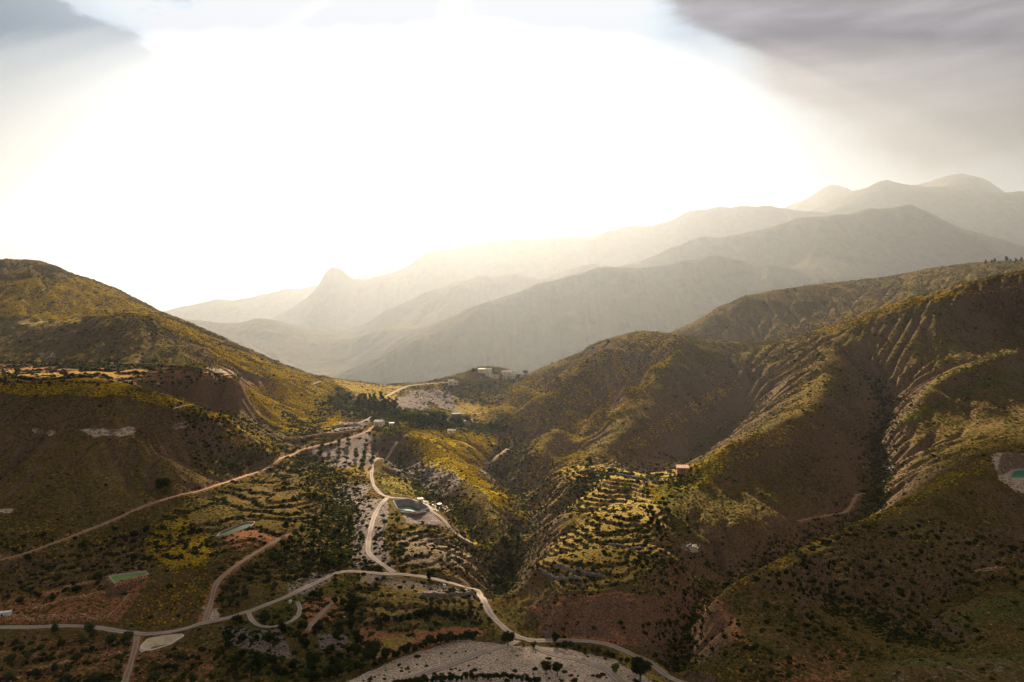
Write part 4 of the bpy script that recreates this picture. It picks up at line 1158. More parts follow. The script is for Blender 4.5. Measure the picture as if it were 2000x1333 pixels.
# ---- trees
def crown_mesh(name, lobes, n, leaf, mat, seed):
    rr = np.random.default_rng(seed); vs = []; fs = []
    vol = np.array([l[3] * l[4] * l[5] for l in lobes]) ** .67; vol /= vol.sum()
    for k in range(n):
        l = lobes[rr.choice(len(lobes), p=vol)]
        d = rr.normal(size=3); d /= np.linalg.norm(d); r = rr.uniform(.55, 1.08)
        c = np.array([l[0] + d[0] * l[3] * r, l[1] + d[1] * l[4] * r, l[2] + d[2] * l[5] * r])
        nv = d + rr.normal(0, .55, 3); nv /= np.linalg.norm(nv)
        a = np.cross(nv, (0, 0, 1) if abs(nv[2]) < .9 else (1, 0, 0)); a /= np.linalg.norm(a); b_ = np.cross(nv, a)
        s = leaf * rr.uniform(.6, 1.4); ang = rr.uniform(0, 6.28)
        pts = [c + s * rr.uniform(.7, 1.2) * (a * math.cos(ang + t) + b_ * math.sin(ang + t)) + nv * rr.normal(0, .15) * s for t in (0, 1.4, 2.8, 4.4)]
        i = len(vs); vs += [tuple(p) for p in pts]; fs.append((i, i + 1, i + 2, i + 3))
    for l in lobes:                                       # dense heart so the crown is not see-through everywhere
        m = 7; i0 = len(vs)
        for a in range(1, 5):
            th = math.pi * a / 5
            for q in range(m):
                ph = 2 * math.pi * q / m; k = .68 * rr.uniform(.8, 1.15)
                vs.append((l[0] + k * l[3] * math.sin(th) * math.cos(ph), l[1] + k * l[4] * math.sin(th) * math.sin(ph), l[2] + k * l[5] * math.cos(th)))
        for a in range(3):
            for q in range(m):
                fs.append((i0 + a * m + q, i0 + (a + 1) * m + q, i0 + (a + 1) * m + (q + 1) % m, i0 + a * m + (q + 1) % m))
        fs.append(tuple(i0 + q for q in range(m))); fs.append(tuple(i0 + 3 * m + q for q in reversed(range(m))))
    me = bpy.data.meshes.new(name); me.from_pydata(vs, [], fs); me.materials.append(mat)
    return me
def trunk_mesh(h, r, forks, seed):
    rr = random.Random(seed); mb = MB()
    def limb(p, q, r0, r1):
        p = Vector(p); q = Vector(q); d = (q - p).normalized(); a = d.orthogonal().normalized(); b_ = d.cross(a); n = 7
        vs = [tuple(c + rad * (math.cos(2 * math.pi * k / n) * a + math.sin(2 * math.pi * k / n) * b_)) for c, rad in ((p, r0), (q, r1)) for k in range(n)]
        mb.add(vs, [(k, (k + 1) % n, n + (k + 1) % n, n + k) for k in range(n)] + [tuple(range(n, 2 * n))])
    k = (rr.uniform(-.1, .1), rr.uniform(-.1, .1), h * .55)
    limb((0, 0, -.5), k, r * 1.25, r * .8)
    for i in range(forks):
        a = i * 2 * math.pi / forks + rr.uniform(-.4, .4)
        limb(k, (math.cos(a) * h * .35, math.sin(a) * h * .35, h * rr.uniform(.95, 1.3)), r * .55, r * .2)
    me = bpy.data.meshes.new('trunk'); me.from_pydata(mb.v, [], mb.f); me.materials.append(M['bark'])
    return me
PROTO = {}
def proto(kind, idx):
    """crown and trunk of one specimen: kinds differ in outline"""
    rr = random.Random(hash((kind, idx)) % 1000 if False else idx * 31 + len(kind))
    if kind in ('olive_tree', 'almond_tree'):
        lobes = [(rr.uniform(-.8, .8), rr.uniform(-.8, .8), 2.4 + rr.uniform(-.5, .7), rr.uniform(.9, 1.3), rr.uniform(.9, 1.3), rr.uniform(.8, 1.1)) for _ in range(5)]
        return crown_mesh('crown', lobes, 420, .22, M['olive'], idx), trunk_mesh(1.7, .18, 3, idx)
    if kind == 'holm_oak':
        lobes = [(rr.uniform(-1.5, 1.5), rr.uniform(-1.5, 1.5), 3.4 + rr.uniform(-1.0, 1.3), rr.uniform(1.1, 1.8), rr.uniform(1.1, 1.8), rr.uniform(1.0, 1.6)) for _ in range(8)]
        return crown_mesh('crown', lobes, 800, .27, M['dark'], idx), trunk_mesh(2.4, .28, 4, idx)
    if kind == 'pine_tree':
        lobes = [(rr.uniform(-.9, .9), rr.uniform(-.9, .9), 3.0 + i * .85, 1.7 - i * .22, 1.7 - i * .22, .8) for i in range(5)]
        return crown_mesh('crown', lobes, 700, .24, M['pine'], idx), trunk_mesh(2.6, .25, 3, idx)
    if kind == 'cypress':
        lobes = [(0, 0, 1.6 + i * 1.5, .95 - i * .13, .95 - i * .13, 1.2) for i in range(6)]
        return crown_mesh('crown', lobes, 600, .2, M['pine'], idx), trunk_mesh(1.2, .2, 1, idx)
    lobes = [(rr.uniform(-1.4, 1.4), rr.uniform(-1.4, 1.4), 3.0 + rr.uniform(-1.1, 1.2), rr.uniform(1.0, 1.6), rr.uniform(1.0, 1.6), rr.uniform(.9, 1.4)) for _ in range(7)]
    return crown_mesh('crown', lobes, 750, .27, M['fresh'], idx), trunk_mesh(2.2, .22, 4, idx)
def tree(kind, u, v, s, label, cat, group=None, idx=None):
    idx = random.randrange(4) if idx is None else idx
    if (kind, idx) not in PROTO:
        PROTO[(kind, idx)] = proto(kind, idx)
    cm, tm = PROTO[(kind, idx)]
    x, y, z = pick(u, v)
    r = empty(kind, (x, y, z), random.uniform(0, 6.28)); s *= random.uniform(.88, 1.12); r.scale = (s, s, s * random.uniform(.85, 1.15))
    for nm, me in (('crown', cm), ('trunk', tm)):
        o = bpy.data.objects.new(nm, me); COL.objects.link(o); o.parent = r
    tag(r, label, cat, group)
    if group: GROUPED.setdefault(group, []).append((u, v, r))
    TREES.append((x, y, 2.0 * s))
    return r
TREES = []; GROUPED = {}
# named single trees
tree('cypress', 963, 727, 1.2, 'tall dark cypress rising above the hamlet roofs', 'cypress', idx=0)
tree('holm_oak', 926, 730, 1.4, 'dark round tree at the left end of the hamlet', 'tree', idx=1)
tree('broadleaf_tree', 970, 731, 1.25, 'large yellow green tree right of the cypress in the hamlet', 'tree', idx=1)
tree('broadleaf_tree', 978, 729, .9, 'smaller yellow green tree behind the broad white house', 'tree', idx=2)
tree('holm_oak', 1026, 733, 1.15, 'lone round tree on the bright crest right of the hamlet', 'tree', idx=2)
tree('holm_oak', 1012, 741, 1.0, 'dark tree in front of the low house at the hamlet\'s right end', 'tree', idx=0)
tree('holm_oak', 1003, 750, 1.0, 'dark tree on the slope just below the many windowed house', 'tree', idx=3)
tree('holm_oak', 730, 1296, 1.65, 'biggest dark tree on the bank of the dry river', 'tree', idx=1)
tree('holm_oak', 318, 962, 1.9, 'lone round dark tree just above the long rusty track', 'tree', idx=2)
tree('cypress', 1080, 912, 1.0, 'slender dark tree alone on the slope below the lowest rib', 'tree', idx=1)
tree('pine_tree', 1153, 915, 1.1, 'dark pine at the left end of the golden terraces', 'pine', idx=1)
tree('olive_tree', 1151, 900, 1.2, 'small round tree above the pine of the golden terraces', 'tree', idx=1)
tree('holm_oak', 1192, 926, .95, 'round dark tree in the middle of the golden terraces', 'tree', idx=0)
tree('olive_tree', 1208, 919, 1.2, 'dark tree right of the round one on the golden terraces', 'tree', idx=2)
tree('broadleaf_tree', 1224, 962, 1.0, 'fresh green tree at the foot of the golden terraces', 'tree', idx=0)
tree('broadleaf_tree', 1130, 995, .9, 'light green tree in the hollow below the golden terraces', 'tree', idx=3)
tree('holm_oak', 840, 1136, .9, 'dark tree leaning over the road above the pale yard', 'tree', idx=3)
tree('holm_oak', 992, 1262, 1.1, 'broad dark bush in the middle of the road junction by the river', 'bush', idx=0)
tree('broadleaf_tree', 1042, 1266, .7, 'pale green bush at the river side of the road junction', 'bush', idx=0)
tree('holm_oak', 1066, 1318, .9, 'left one of two round bushes on the gravel bed', 'bush', 'pair of bushes on the gravel bed', idx=1)
tree('holm_oak', 1088, 1319, .8, 'right one of two round bushes on the gravel bed', 'bush', 'pair of bushes on the gravel bed', idx=2)
tree('broadleaf_tree', 1200, 1315, .8, 'pale green bush at the right rim of the gravel bed', 'bush', idx=1)
tree('holm_oak', 1250, 1330, 1.3, 'large green bush at the bottom edge beside the road', 'bush', idx=2)
tree('holm_oak', 1085, 1258, .9, 'dark bush beside the masonry stump', 'bush', idx=3)
for (u, v, s) in ((1925,515,1.7),(1937,514,1.5),(1943,513,2.0),(1951,514,.9),(1966,512,2.2),(1974,512,1.6),(1984,512,2.0),(1995,511,2.2),(2010,511,2.0)):
    tree('pine_tree', u, v + 1.5, s * .72, 'dark pine in the row along the right skyline', 'pine', 'pines along the right skyline')
# regular orchards
def rows(poly, du, dv, slant, kind, s, label, cat, group, jit=1.6, keep=1.0):
    u0, u1 = min(p[0] for p in poly), max(p[0] for p in poly); v0, v1 = min(p[1] for p in poly), max(p[1] for p in poly)
    n = 0
    for i in range(int((u1 - u0) / du) + 2):
        for j in range(int((v1 - v0) / dv) + 1):
            v = v0 + j * dv + random.uniform(-jit, jit) * .6; u = u0 + i * du + slant * (v - v0) + random.uniform(-jit, jit)
            if inside(poly, np.array([u]), np.array([v]))[0] and random.random() < keep:
                tree(kind, u, v, s * random.uniform(.75, 1.15), label, cat, group); n += 1
    return n
cnt = []
cnt.append(rows([(598,872),(700,858),(770,868),(762,880),(728,905),(715,925),(640,905)], 17, 8.5, -.15, 'olive_tree', 1.25, 'small olive tree in the rows of the grey orchard between the two tracks', 'olive tree', 'olives of the grey orchard', keep=.8))
cnt.append(rows([(735,835),(790,838),(775,862),(745,848)], 10, 6, -.3, 'broadleaf_tree', .8, 'leafy tree in the little grove right below the farmhouse', 'tree', 'grove below the farmhouse', keep=.85))
cnt.append(rows([(470,875),(545,868),(560,880),(500,912),(430,930),(430,905)], 10, 8, -.9, 'olive_tree', .95, 'olive tree in the slanting rows above the bend of the rusty track', 'olive tree', 'olives above the rusty track', keep=.8))
cnt.append(rows([(345,800),(400,803),(470,825),(460,850),(380,835),(350,815)], 14, 8, -.8, 'olive_tree', .95, 'dark young tree on the terrace at the top of the left mound', 'olive tree', 'trees on the mound terrace', keep=.55))
cnt.append(rows([(828,1178),(925,1180),(930,1190),(830,1188)], 15, 8, 0, 'olive_tree', 1.0, 'green tree in the row under the grey retaining wall', 'tree', 'trees under the grey retaining wall', keep=.9))
def scatter_trees(poly, n, kind, s0, s1, label, cat, group, gap=1.0):
    u0, u1 = min(p[0] for p in poly), max(p[0] for p in poly); v0, v1 = min(p[1] for p in poly), max(p[1] for p in poly)
    k = 0; tries = 0; done = []
    while k < n and tries < 3000:
        tries += 1
        u, v = random.uniform(u0, u1), random.uniform(v0, v1)
        if inside(poly, np.array([u]), np.array([v]))[0] and all(math.hypot(u - a, (v - b_) * 2) > 9 * gap for a, b_ in done):
            done.append((u, v)); k += 1
            tree(kind, u, v, random.uniform(s0, s1), label, cat, group)
scatter_trees([(672,785),(730,782),(775,795),(770,812),(700,805)], 26, 'pine_tree', 1.1, 1.7, 'dark pine in the wooded gully below the gold strip', 'pine', 'pines of the wooded gully', .8)
scatter_trees([(640,760),(720,785),(690,810),(640,800)], 12, 'holm_oak', .7, 1.1, 'dark scattered tree left of the wooded gully', 'tree', 'scattered trees left of the wooded gully')
scatter_trees([(770,805),(860,818),(940,828),(990,835),(960,846),(830,835),(780,828)], 30, 'holm_oak', .9, 1.5, 'round dark green tree of the valley wood beneath the hamlet', 'tree', 'valley wood beneath the hamlet', .9)
scatter_trees([(760,795),(850,812),(930,820),(900,835),(780,818)], 22, 'broadleaf_tree', .8, 1.3, 'light green tree of the valley wood beneath the hamlet', 'tree', 'light trees of the valley wood', .9)
scatter_trees([(980,1060),(1010,1040),(1010,1100),(985,1150),(965,1140)], 16, 'holm_oak', .7, 1.1, 'dark tree in the bottom of the main ravine', 'tree', 'trees in the main ravine')
scatter_trees([(600,960),(690,960),(690,1090),(660,1110),(560,1110),(520,1090)], 34, 'holm_oak', .45, .85, 'dark bushy tree in the gully left of the pinkish bare slope', 'tree', 'gully trees left of the bare slope', 1.1)
for (u, v) in ((748,1011),(751,1026),(774,1008),(777,1022),(744,1044),(763,1040),(708,1055),(733,1054),(698,1073),(824,1050),(753,1079),(714,1100)):
    tree('olive_tree', u, v + 3, random.uniform(.8, 1.15), 'dark olive tree dotted over the bare slope below the shining reservoir', 'olive tree', 'olives on the bare slope', None)
for (u, v) in ((175,1240),(182,1246),(106,1238),(122,1266),(53,1288),(213,1267),(250,1256),(150,1293),(106,1312),(305,1312),(265,1318),(72,1324),(190,1334),(160,1262),(30,1262),(20,1300),(230,1312),(130,1334),(15,1334),(350,1300),(375,1334),(300,1338)):
    tree('olive_tree', u, v + 3, random.uniform(1.0, 1.6), 'dark olive tree in the reddish field below the road', 'olive tree', 'olives of the reddish field', None)
for (u, v) in ((100,1173),(75,1166),(147,1156),(192,1133),(140,1145),(110,1136),(68,1164),(40,1180),(15,1170)):
    tree('holm_oak', u, v + 2, random.uniform(.45, .8), 'dark bush on the stone terraces left of the bright green pond', 'bush', 'bushes on the stone terraces', None)
for (u, v) in ((260,1092),(290,1097),(52,1096),(222,1037),(262,1050),(286,1040),(260,1063),(390,1044),(376,1042),(85,1050),(30,1080),(330,1150),(160,1070)):
    tree('holm_oak', u, v + 2, random.uniform(.55, .95), 'dark bush on the slope between the rusty track and the ponds', 'bush', 'bushes below the rusty track', None)
scatter_trees([(430,1235),(640,1150),(690,1150),(720,1290),(640,1330),(440,1330)], 44, 'holm_oak', .5, .95, 'dark bushy tree on the rough slope below the road', 'tree', 'trees on the rough slope below the road', 1.4)
scatter_trees([(430,1140),(520,1090),(600,1080),(640,1110),(520,1170),(430,1200)], 26, 'olive_tree', .8, 1.3, 'small dark tree on the slope above the road', 'tree', 'small trees above the road', 1.2)
def hedge_line(pts, step, kind, s, label, cat, group):
    for (a, b_), (c, d) in zip(pts[:-1], pts[1:]):
        n = max(1, int(math.hypot(c - a, d - b_) / step))
        for i in range(n):
            t = (i + random.uniform(-.2, .2)) / n
            tree(kind, a + (c - a) * t, b_ + (d - b_) * t + random.uniform(-2, 2), s * random.uniform(.75, 1.2), label, cat, group)
hedge_line([(745,1300),(790,1280),(830,1268),(880,1255),(940,1246)], 10, 'holm_oak', .75, 'dark tree in the belt along the upper bank of the dry river', 'tree', 'tree belt along the dry river')
hedge_line([(600,1335),(680,1318),(720,1308)], 11, 'holm_oak', .8, 'dark tree at the lower end of the river bank belt', 'tree', 'lower end of the river belt')
hedge_line([(770,1344),(850,1334),(900,1330),(960,1328),(1010,1330),(1060,1340)], 8, 'holm_oak', .5, 'dark bush along the near rim of the gravel bed', 'bush', 'bushes along the near rim of the gravel bed')
hedge_line([(1090,1268),(1130,1272),(1170,1280),(1210,1292),(1250,1305)], 13, 'holm_oak', .5, 'dark bush between the road and the gravel bed', 'bush', 'bushes between road and gravel bed')
hedge_line([(740,1222),(800,1212),(870,1205),(930,1212)], 13, 'holm_oak', .7, 'dark bush in the hedge below the yellow strip field', 'bush', 'hedge below the yellow strip')
scatter_trees([(1260,985),(1310,975),(1320,1050),(1280,1060)], 12, 'holm_oak', .5, .8, 'dark bush on the shaded upper part of the bench terraces', 'bush', 'bushes on the bench terraces', 1.3)

# ---- boulders
for (u, v, s, lb) in ((1139,1288,.9,'white boulder on the far side of the gravel bed'),(1115,1301,.7,'white boulder in the middle of the gravel bed'),(686,1190,.6,'pale rock among the bushes below the road'),(672,1206,.6,'lower pale rock among the bushes below the road')):
    x, y, z = pick(u, v); rr = np.random.default_rng(int(u)); m = MB(); m_ = 8
    vs = []
    for a in range(1, 6):
        for q in range(m_):
            th = math.pi * a / 6; k = s * rr.uniform(.75, 1.15); vs.append((k * 1.3 * math.sin(th) * math.cos(q * .785), k * math.sin(th) * math.sin(q * .785), k * .8 * math.cos(th) + s * .3))
    m.add(vs, [(a * m_ + q, (a + 1) * m_ + q, (a + 1) * m_ + (q + 1) % m_, a * m_ + (q + 1) % m_) for a in range(4) for q in range(m_)] + [tuple(range(m_)), tuple(4 * m_ + q for q in reversed(range(m_)))])
    o = m.build('boulder', M['boulder']); o.location = (x, y, z); tag(o, lb, 'boulder')

# ------------------------------------------------------------------ scrub: far too many plants to count
def near_vis():
    v = VH + F * (CZ - Z[:NR]) / YG[:NR]; m = np.minimum.accumulate(v, axis=0)
    m = np.concatenate([np.full((1, NU), 1e9), m[:-1]], 0)
    return v <= m + 5
VIS = near_vis()
OCC = np.zeros((NR, NU), bool)
def scatter(name, n, dens, smin, smax, tints, squash, label, hiddenk=0.12):
    """plants strewn over the slopes: one object, instances of a knobbly bush"""
    cell = np.gradient(YY)[:NR, None] * (YG[:NR] / F * (UU[1] - UU[0]))
    w = cell * dens * np.where(VIS, 1.0, hiddenk) * (ROAD_D > 0.5) * (YG[:NR] > 240) * (YG[:NR] < 1480)
    w[:, (UU < -150) | (UU > 2150)] *= .25
    # plants get thinner and larger with distance so that each still reads
    w = w / np.maximum(1, (YG[:NR] / 500)) ** (0.0 if name == 'gorse' else 1.0)
    c = np.cumsum(w.ravel()); c /= c[-1]
    k = np.searchsorted(c, RNG.random(n)); j, i = np.divmod(k, NU)
    j = np.minimum(j, NR - 2); i = np.minimum(i, NU - 2)
    fy = RNG.random(n); fx = RNG.random(n)
    y = YY[j] * (1 - fy) + YY[j + 1] * fy; x = ((UU[i] * (1 - fx) + UU[i + 1] * fx) - 1000) / F * y
    z = terrain_z(x, y)
    ok = np.ones(n, bool)
    for B in BASINS:
        p = scale_poly(B['poly'], 1.25); ok &= ~inside(p, x, y)
    x, y, z, j, i = x[ok], y[ok], z[ok], j[ok], i[ok]; n = len(x)
    s = (smin + (smax - smin) * RNG.random(n) ** 2.2) * np.clip(y / 600, .85, 1.5)
    nse = fbm(x, y, 40, 3, 90); t = np.clip(RNG.random(n) * .75 + .5 * (nse * .5 + .5) - .12, 0, .999)
    tc_ = np.array(tints); q = t * (len(tints) - 1); a = q.astype(int); f_ = (q - a)[:, None]
    col = tc_[a] * (1 - f_) + tc_[np.minimum(a + 1, len(tints) - 1)] * f_
    col = col * RNG.uniform(.75, 1.25, (n, 1))
    me = bpy.data.meshes.new(name); me.vertices.add(n)
    me.vertices.foreach_set('co', np.stack([x, y, z - s * .1], 1).astype(np.float32).ravel())
    at = me.attributes.new('size', 'FLOAT', 'POINT'); at.data.foreach_set('value', s.astype(np.float32))
    at = me.attributes.new('turn', 'FLOAT', 'POINT'); at.data.foreach_set('value', (RNG.random(n) * 6.28).astype(np.float32))
    at = me.attributes.new('tint', 'FLOAT_COLOR', 'POINT'); at.data.foreach_set('color', np.concatenate([col, np.ones((n, 1))], 1).astype(np.float32).ravel())
    o = bpy.data.objects.new(name, me); COL.objects.link(o); o['kind'] = 'stuff'; o['label'] = label; o['category'] = name
    g = bpy.data.node_groups.new(name + '_scatter', 'GeometryNodeTree')
    g.interface.new_socket('Geometry', in_out='INPUT', socket_type='NodeSocketGeometry'); g.interface.new_socket('Geometry', in_out='OUTPUT', socket_type='NodeSocketGeometry')
    N = g.nodes; Lk = g.links
    gi = N.new('NodeGroupInput'); go = N.new('NodeGroupOutput'); ip = N.new('GeometryNodeInstanceOnPoints')
    ico = N.new('GeometryNodeMeshIcoSphere'); ico.inputs['Subdivisions'].default_value = 2; ico.inputs['Radius'].default_value = 1.0
    sp = N.new('GeometryNodeSetPosition'); nz = N.new('ShaderNodeTexNoise'); nz.inputs['Scale'].default_value = 2.3; nz.inputs['Detail'].default_value = 2
    ps = N.new('GeometryNodeInputPosition'); vs = N.new('ShaderNodeVectorMath'); vs.operation = 'SCALE'
    mp = N.new('ShaderNodeMapRange'); mp.inputs['From Min'].default_value = .3; mp.inputs['From Max'].default_value = .7; mp.inputs['To Min'].default_value = .35; mp.inputs['To Max'].default_value = 1.25
    Lk.new(nz.outputs['Fac'], mp.inputs['Value']); Lk.new(ps.outputs[0], vs.inputs[0]); Lk.new(mp.outputs[0], vs.inputs['Scale'])
    Lk.new(ico.outputs[0], sp.inputs['Geometry']); Lk.new(vs.outputs[0], sp.inputs['Position'])
    tf = N.new('GeometryNodeTransform'); tf.inputs['Scale'].default_value = (1, 1, squash); Lk.new(sp.outputs[0], tf.inputs[0])
    sm = N.new('GeometryNodeSetMaterial'); sm.inputs['Material'].default_value = M['shrub']; Lk.new(tf.outputs[0], sm.inputs[0])
    na = N.new('GeometryNodeInputNamedAttribute'); na.data_type = 'FLOAT'; na.inputs['Name'].default_value = 'size'
    nt = N.new('GeometryNodeInputNamedAttribute'); nt.data_type = 'FLOAT'; nt.inputs['Name'].default_value = 'turn'
    cx = N.new('ShaderNodeCombineXYZ'); Lk.new(nt.outputs[0], cx.inputs[2])
    mtp = N.new('GeometryNodeMeshToPoints'); Lk.new(gi.outputs[0], mtp.inputs[0])
    Lk.new(mtp.outputs[0], ip.inputs['Points']); Lk.new(sm.outputs[0], ip.inputs['Instance']); Lk.new(na.outputs[0], ip.inputs['Scale']); Lk.new(cx.outputs[0], ip.inputs['Rotation'])
    Lk.new(ip.outputs[0], go.inputs[0])
    md = o.modifiers.new('scatter', 'NODES'); md.node_group = g
    return o
soil = np.clip(BARE * .8 + PALE + GOLD * .75 + RED * .8 + FIELD * .45 + BED * .6, 0, 1)
patch = sstep(-.35, .35, fbm(xn, yn, 34, 4, 88))
scatter('scrub', 270000, (1 - soil * .93) * (.10 + .90 * patch) * (.45 + .55 * sstep(-.3, .3, fbm(xn, yn, 90, 4, 97))), .3, 1.2,
        [(.050,.056,.015), (.105,.094,.020), (.125,.082,.027), (.110,.112,.020), (.23,.17,.05)], .62, 'low brown and olive scrub covering the hillsides')
scatter('gorse', 125000, (GORSE_LIT_CREST ** 1.3) * (.15 + .85 * sstep(-.3, .4, fbm(xn, yn, 17, 3, 89))) * (1 - .8 * BARE) * (1 - .85 * RISER) + .03 * (1 - soil) * sstep(.25, .6, fbm(xn, yn, 60, 4, 93)), .4, 1.05,
        [(.34,.22,.015), (.52,.35,.015), (.62,.43,.02), (.22,.18,.02)], .7, 'yellow flowering gorse in drifts on the sunny slopes')
gul = np.zeros((NR, NU), np.float32)
for ln, k in (([(930,835,725),(1000,868,700),(1000,900,650),(985,925,615),(1010,960,575),(1035,995,530),(1030,1030,487),(1010,1070,452),(985,1110,420),(970,1150,390)], 16),
              ([(1700,730,780),(1740,770,730),(1715,850,650),(1722,910,580),(1700,970,505),(1640,1020,468),(1560,1065,435),(1460,1105,410),(1390,1150,382),(1350,1195,358),(1325,1260,328)], 9),
              ([(600,893,590),(650,940,530),(670,1000,475),(678,1060,425),(690,1110,400)], 18),
              ([(770,890,625),(820,930,570),(870,972,515),(910,1010,485),(950,1060,445),(985,1120,405)], 11),
              ([(1330,1000,500),(1180,975,540),(1100,1010,500),(1060,1040,478)], 9),
              ([(1620,1170,358),(1700,1200,345),(1790,1235,328),(1830,1255,318)], 9),
              ([(560,850,700),(600,860,640),(640,800,760)], 8)):
    D, _ = near_line(world_line(ln, 4), k * 1.6); gul = np.maximum(gul, np.exp(-(D / k) ** 2))
BUSH = cover(([(640,770),(760,790),(900,815),(1000,835),(960,850),(780,835),(650,810)], .9), ([(430,1225),(690,1130),(740,1290),(560,1345),(420,1345)], .8),
    ([(520,1080),(690,960),(690,1110),(560,1140)], .8), ([(1100,990),(1340,960),(1380,1130),(1280,1165),(1120,1160)], .2), ([(1280,1060),(1420,1060),(1400,1150),(1330,1250),(1290,1180)], .5),
    ([(700,1300),(1350,1325),(1350,1400),(700,1400)], .5), ([(1060,1215),(1320,1210),(1330,1265),(1070,1250)], .25), ([(-400,1040),(200,1040),(300,1110),(-400,1200)], .25),
    ([(-400,1240),(430,1250),(430,1345),(-400,1345)], .12), ([(760,1020),(940,1050),(950,1230),(700,1230)], .22), ([(1420,1180),(1900,1200),(1740,1290),(1450,1345)], .35))
scatter('bushes', 34000, (gul + RISER * 1.3 + BUSH * .8 * (.3 + .7 * patch)) * (1 - .6 * BARE) + .012, .7, 2.1,
        [(.022,.030,.012), (.035,.045,.016), (.055,.062,.020), (.080,.085,.022)], .8, 'dark evergreen bushes filling the gullies and hollows')
WHERE = {
 'pair of bushes on the gravel bed': None,
 'pines along the right skyline': ('pines', 'in the row on the right skyline'),
 'olives of the grey orchard': ('olives', 'the grey orchard between the tracks'),
 'grove below the farmhouse': ('leafy trees', 'the grove below the farmhouse'),
 'olives above the rusty track': ('olives', 'the slanting rows above the rusty track'),
 'trees on the mound terrace': ('young trees', 'the terrace on the left mound'),
 'trees under the grey retaining wall': ('green trees', 'in the row under the grey retaining wall'),
 'pines of the wooded gully': ('dark pines', 'the wooded gully'),
 'scattered trees left of the wooded gully': ('scattered trees', 'the slope beside the wooded gully'),
 'valley wood beneath the hamlet': ('round dark trees', 'the wood beneath the hamlet'),
 'light trees of the valley wood': ('light green trees', 'the wood beneath the hamlet'),
 'trees in the main ravine': ('dark trees', 'the main ravine'),
 'gully trees left of the bare slope': ('bushy trees', 'the gully beside the bare slope'),
 'olives on the bare slope': ('olives', 'the bare slope below the reservoir'),
 'olives of the reddish field': ('olives', 'the reddish field below the road'),
 'bushes on the stone terraces': ('dark bushes', 'the stone terraces by the green pond'),
 'bushes below the rusty track': ('dark bushes', 'the slope below the rusty track'),
 'trees on the rough slope below the road': ('dark trees', 'the rough slope below the road'),
 'small trees above the road': ('small trees', 'the slope above the road'),
 'tree belt along the dry river': ('trees', 'in the belt on the dry river bank'),
 'lower end of the river belt': ('trees', 'at the lower end of the river belt'),
 'bushes along the near rim of the gravel bed': ('bushes', 'along the near rim of the gravel bed'),
 'bushes between road and gravel bed': ('bushes', 'between the road and the gravel bed'),
 'hedge below the yellow strip': ('hedge bushes', 'below the yellow strip field'),
 'bushes on the bench terraces': ('dark bushes', 'the shaded bench terraces'),
}
ORD = 'first second third fourth fifth sixth seventh eighth ninth tenth eleventh twelfth thirteenth fourteenth fifteenth sixteenth seventeenth eighteenth nineteenth twentieth twenty-first twenty-second twenty-third twenty-fourth twenty-fifth twenty-sixth twenty-seventh twenty-eighth twenty-ninth thirtieth thirty-first thirty-second thirty-third thirty-fourth thirty-fifth thirty-sixth thirty-seventh thirty-eighth thirty-ninth fortieth forty-first forty-second forty-third forty-fourth forty-fifth forty-sixth forty-seventh forty-eighth'.split()
def give_labels():
    """single each tree out: by where it stands in its stand, then by its turn from the left"""
    for g, mem in GROUPED.items():
        if not WHERE.get(g):
            continue
        noun, place = WHERE[g]
        lo, hi = min(m[1] for m in mem), max(m[1] for m in mem); le, ri = min(m[0] for m in mem), max(m[0] for m in mem)
        line = not place.startswith('the ')
        cells = {}
        for u, v, o in mem:
            if line:
                key = ''
            else:
                fy = (v - lo) / max(hi - lo, 1e-6); fx = (u - le) / max(ri - le, 1e-6)
                ky = 'upper' if fy < .33 else ('lower' if fy > .67 else 'middle'); kx = 'left' if fx < .33 else ('right' if fx > .67 else 'centre')
                key = ky + ' ' + kx if len(mem) > 9 else ('upper' if fy < .5 else 'lower')
            cells.setdefault(key, []).append((u, o))
        for key, c in cells.items():
            c.sort(key=lambda t: t[0])
            for i, (u, o) in enumerate(c):
                w = ORD[i] if i < len(ORD) else 'last'
                o_where = f'{key} of {place}' if key else place
                o['label'] = f'{w} from left of the {noun} {place}' if line else (f'{w} from left of the {noun}, {o_where}' if len(c) > 1 else f'single one of the {noun}, {o_where}')
give_labels()
print('orchards', cnt, 'trees', len(TREES))
# ------------------------------------------------------------------ haze
def haze(density, aniso):
    me = bpy.data.meshes.new('haze')
    x0, x1, y0, y1, z0, z1 = -9500, 9500, -3200, 9500, min(float(Z.min()), -300) - 1, float(max(Z.max(), CZ)) + 40
    vs = [(x, y, z) for x in (x0, x1) for y in (y0, y1) for z in (z0, z1)]
    me.from_pydata(vs, [], [(0, 1, 3, 2), (4, 6, 7, 5), (0, 4, 5, 1), (2, 3, 7, 6), (0, 2, 6, 4), (1, 5, 7, 3)])
    m = bpy.data.materials.new('haze_air'); m.use_nodes = True
    N = NT(m.node_tree); N.n.clear()
    o_ = N.new('ShaderNodeOutputMaterial'); pv = N.new('ShaderNodeVolumePrincipled')
    pv.inputs['Color'].default_value = (0.66, 0.70, 0.78, 1)
    pv.inputs['Density'].default_value = density
    pv.inputs['Anisotropy'].default_value = aniso
    N.l.new(pv.outputs[0], o_.inputs['Volume'])
    me.materials.append(m)
    o = bpy.data.objects.new('haze', me); COL.objects.link(o); o['kind'] = 'stuff'
haze(1.0e-4, 0.66)
print('verts', NL * NU, 'ctrl', len(CTRL), 'Z', Z.min(), Z.max())

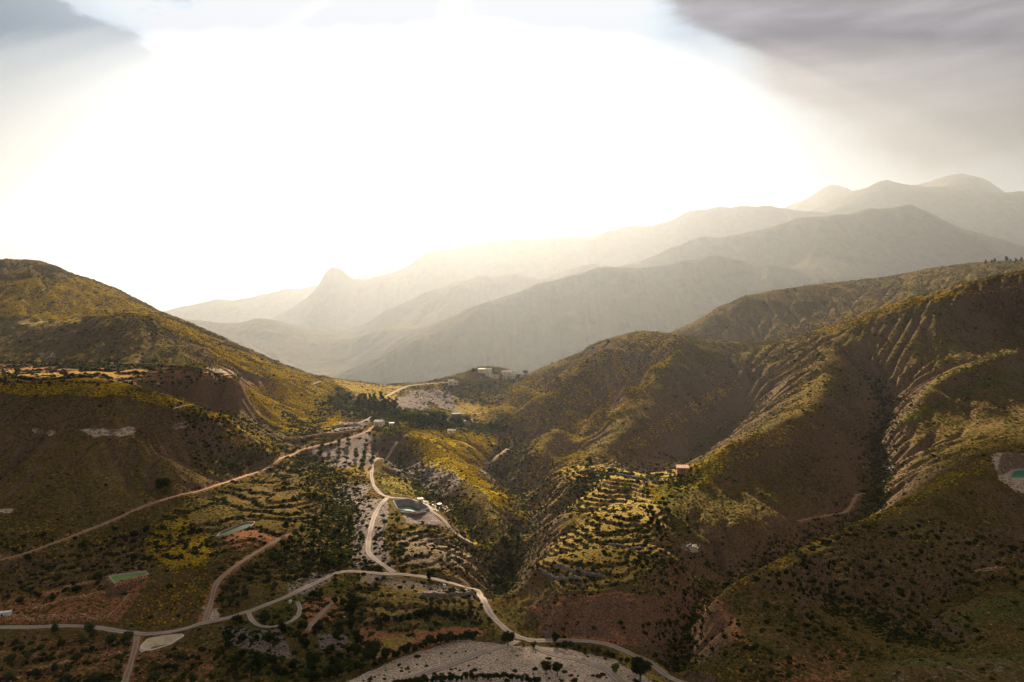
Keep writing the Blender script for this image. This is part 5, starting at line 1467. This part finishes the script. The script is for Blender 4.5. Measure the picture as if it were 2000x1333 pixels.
# ------------------------------------------------------------------ clouds added just out of frame, shaped to lay shade on the near ground
def shade_deck():
    base = 2600.0; k = 1 / math.tan(SUN_EL); ox, oy = math.sin(SUN_AZ) * base * k, math.cos(SUN_AZ) * base * k
    rr = np.random.default_rng(21)
    edge = [(-3400, 560), (-700, 540), (-330, 500), (-170, 480), (-90, 455), (-20, 445), (40, 415), (90, 405), (150, 430), (210, 470), (300, 520), (450, 560), (800, 620), (3400, 660)]  # wanted far edge of the added shade on the ground
    ex, ey = [e[0] for e in edge], [e[1] for e in edge]
    mb = MB(); n = 0
    while n < 760:
        fine = n > 400
        x = rr.uniform(-3400, 3400); r = rr.uniform(50, 110) if fine else rr.uniform(180, 320)
        far = float(np.interp(x, ex, ey))
        y = far - r * 0.95 - (abs(rr.normal(0, 50)) if fine else rr.uniform(0, 1) ** 1.4 * 1000)
        z = base + rr.uniform(20, 90) + (0 if fine else 130)
        n += 1
        m_, q_ = 9, 14; vs = []
        ph = rr.uniform(0, 6.28, 3)
        for a in range(m_ + 1):
            th = math.pi * a / m_
            for q in range(q_):
                f = 2 * math.pi * q / q_
                k_ = r * (1 + .13 * math.sin(3 * f + ph[0]) * math.sin(th) + .10 * math.sin(5 * th + ph[1]) + .07 * math.sin(7 * f + ph[2] + 2 * th) * math.sin(th))
                zz = k_ * math.cos(th) * (.42 if math.cos(th) > 0 else .22)
                vs.append((x + ox + k_ * math.sin(th) * math.cos(f), y + oy + k_ * math.sin(th) * math.sin(f), z + zz))
        mb.add(vs, [(a * q_ + q, (a + 1) * q_ + q, (a + 1) * q_ + (q + 1) % q_, a * q_ + (q + 1) % q_) for a in range(m_) for q in range(q_)])
    m, N, b, out = new_mat('cloud_grey')
    N.n.remove(b)
    d = N.new('ShaderNodeBsdfDiffuse'); t = N.new('ShaderNodeBsdfTranslucent'); mx = N.new('ShaderNodeMixShader')
    geo = N.new('ShaderNodeNewGeometry')
    c = N.mix(N.noise(geo.outputs['Position'], .004, 5), (.70, .69, .69), (.86, .85, .85))
    N.put(d.inputs[0], c); N.put(t.inputs[0], c); mx.inputs[0].default_value = .35
    N.l.new(d.outputs[0], mx.inputs[1]); N.l.new(t.outputs[0], mx.inputs[2]); N.l.new(mx.outputs[0], out.inputs[0])
    o = mb.build('shade_cloud', m, smooth=True); o['kind'] = 'stuff'; o['label'] = 'deck of grey clouds added out of view to shade the near ground'
shade_deck()
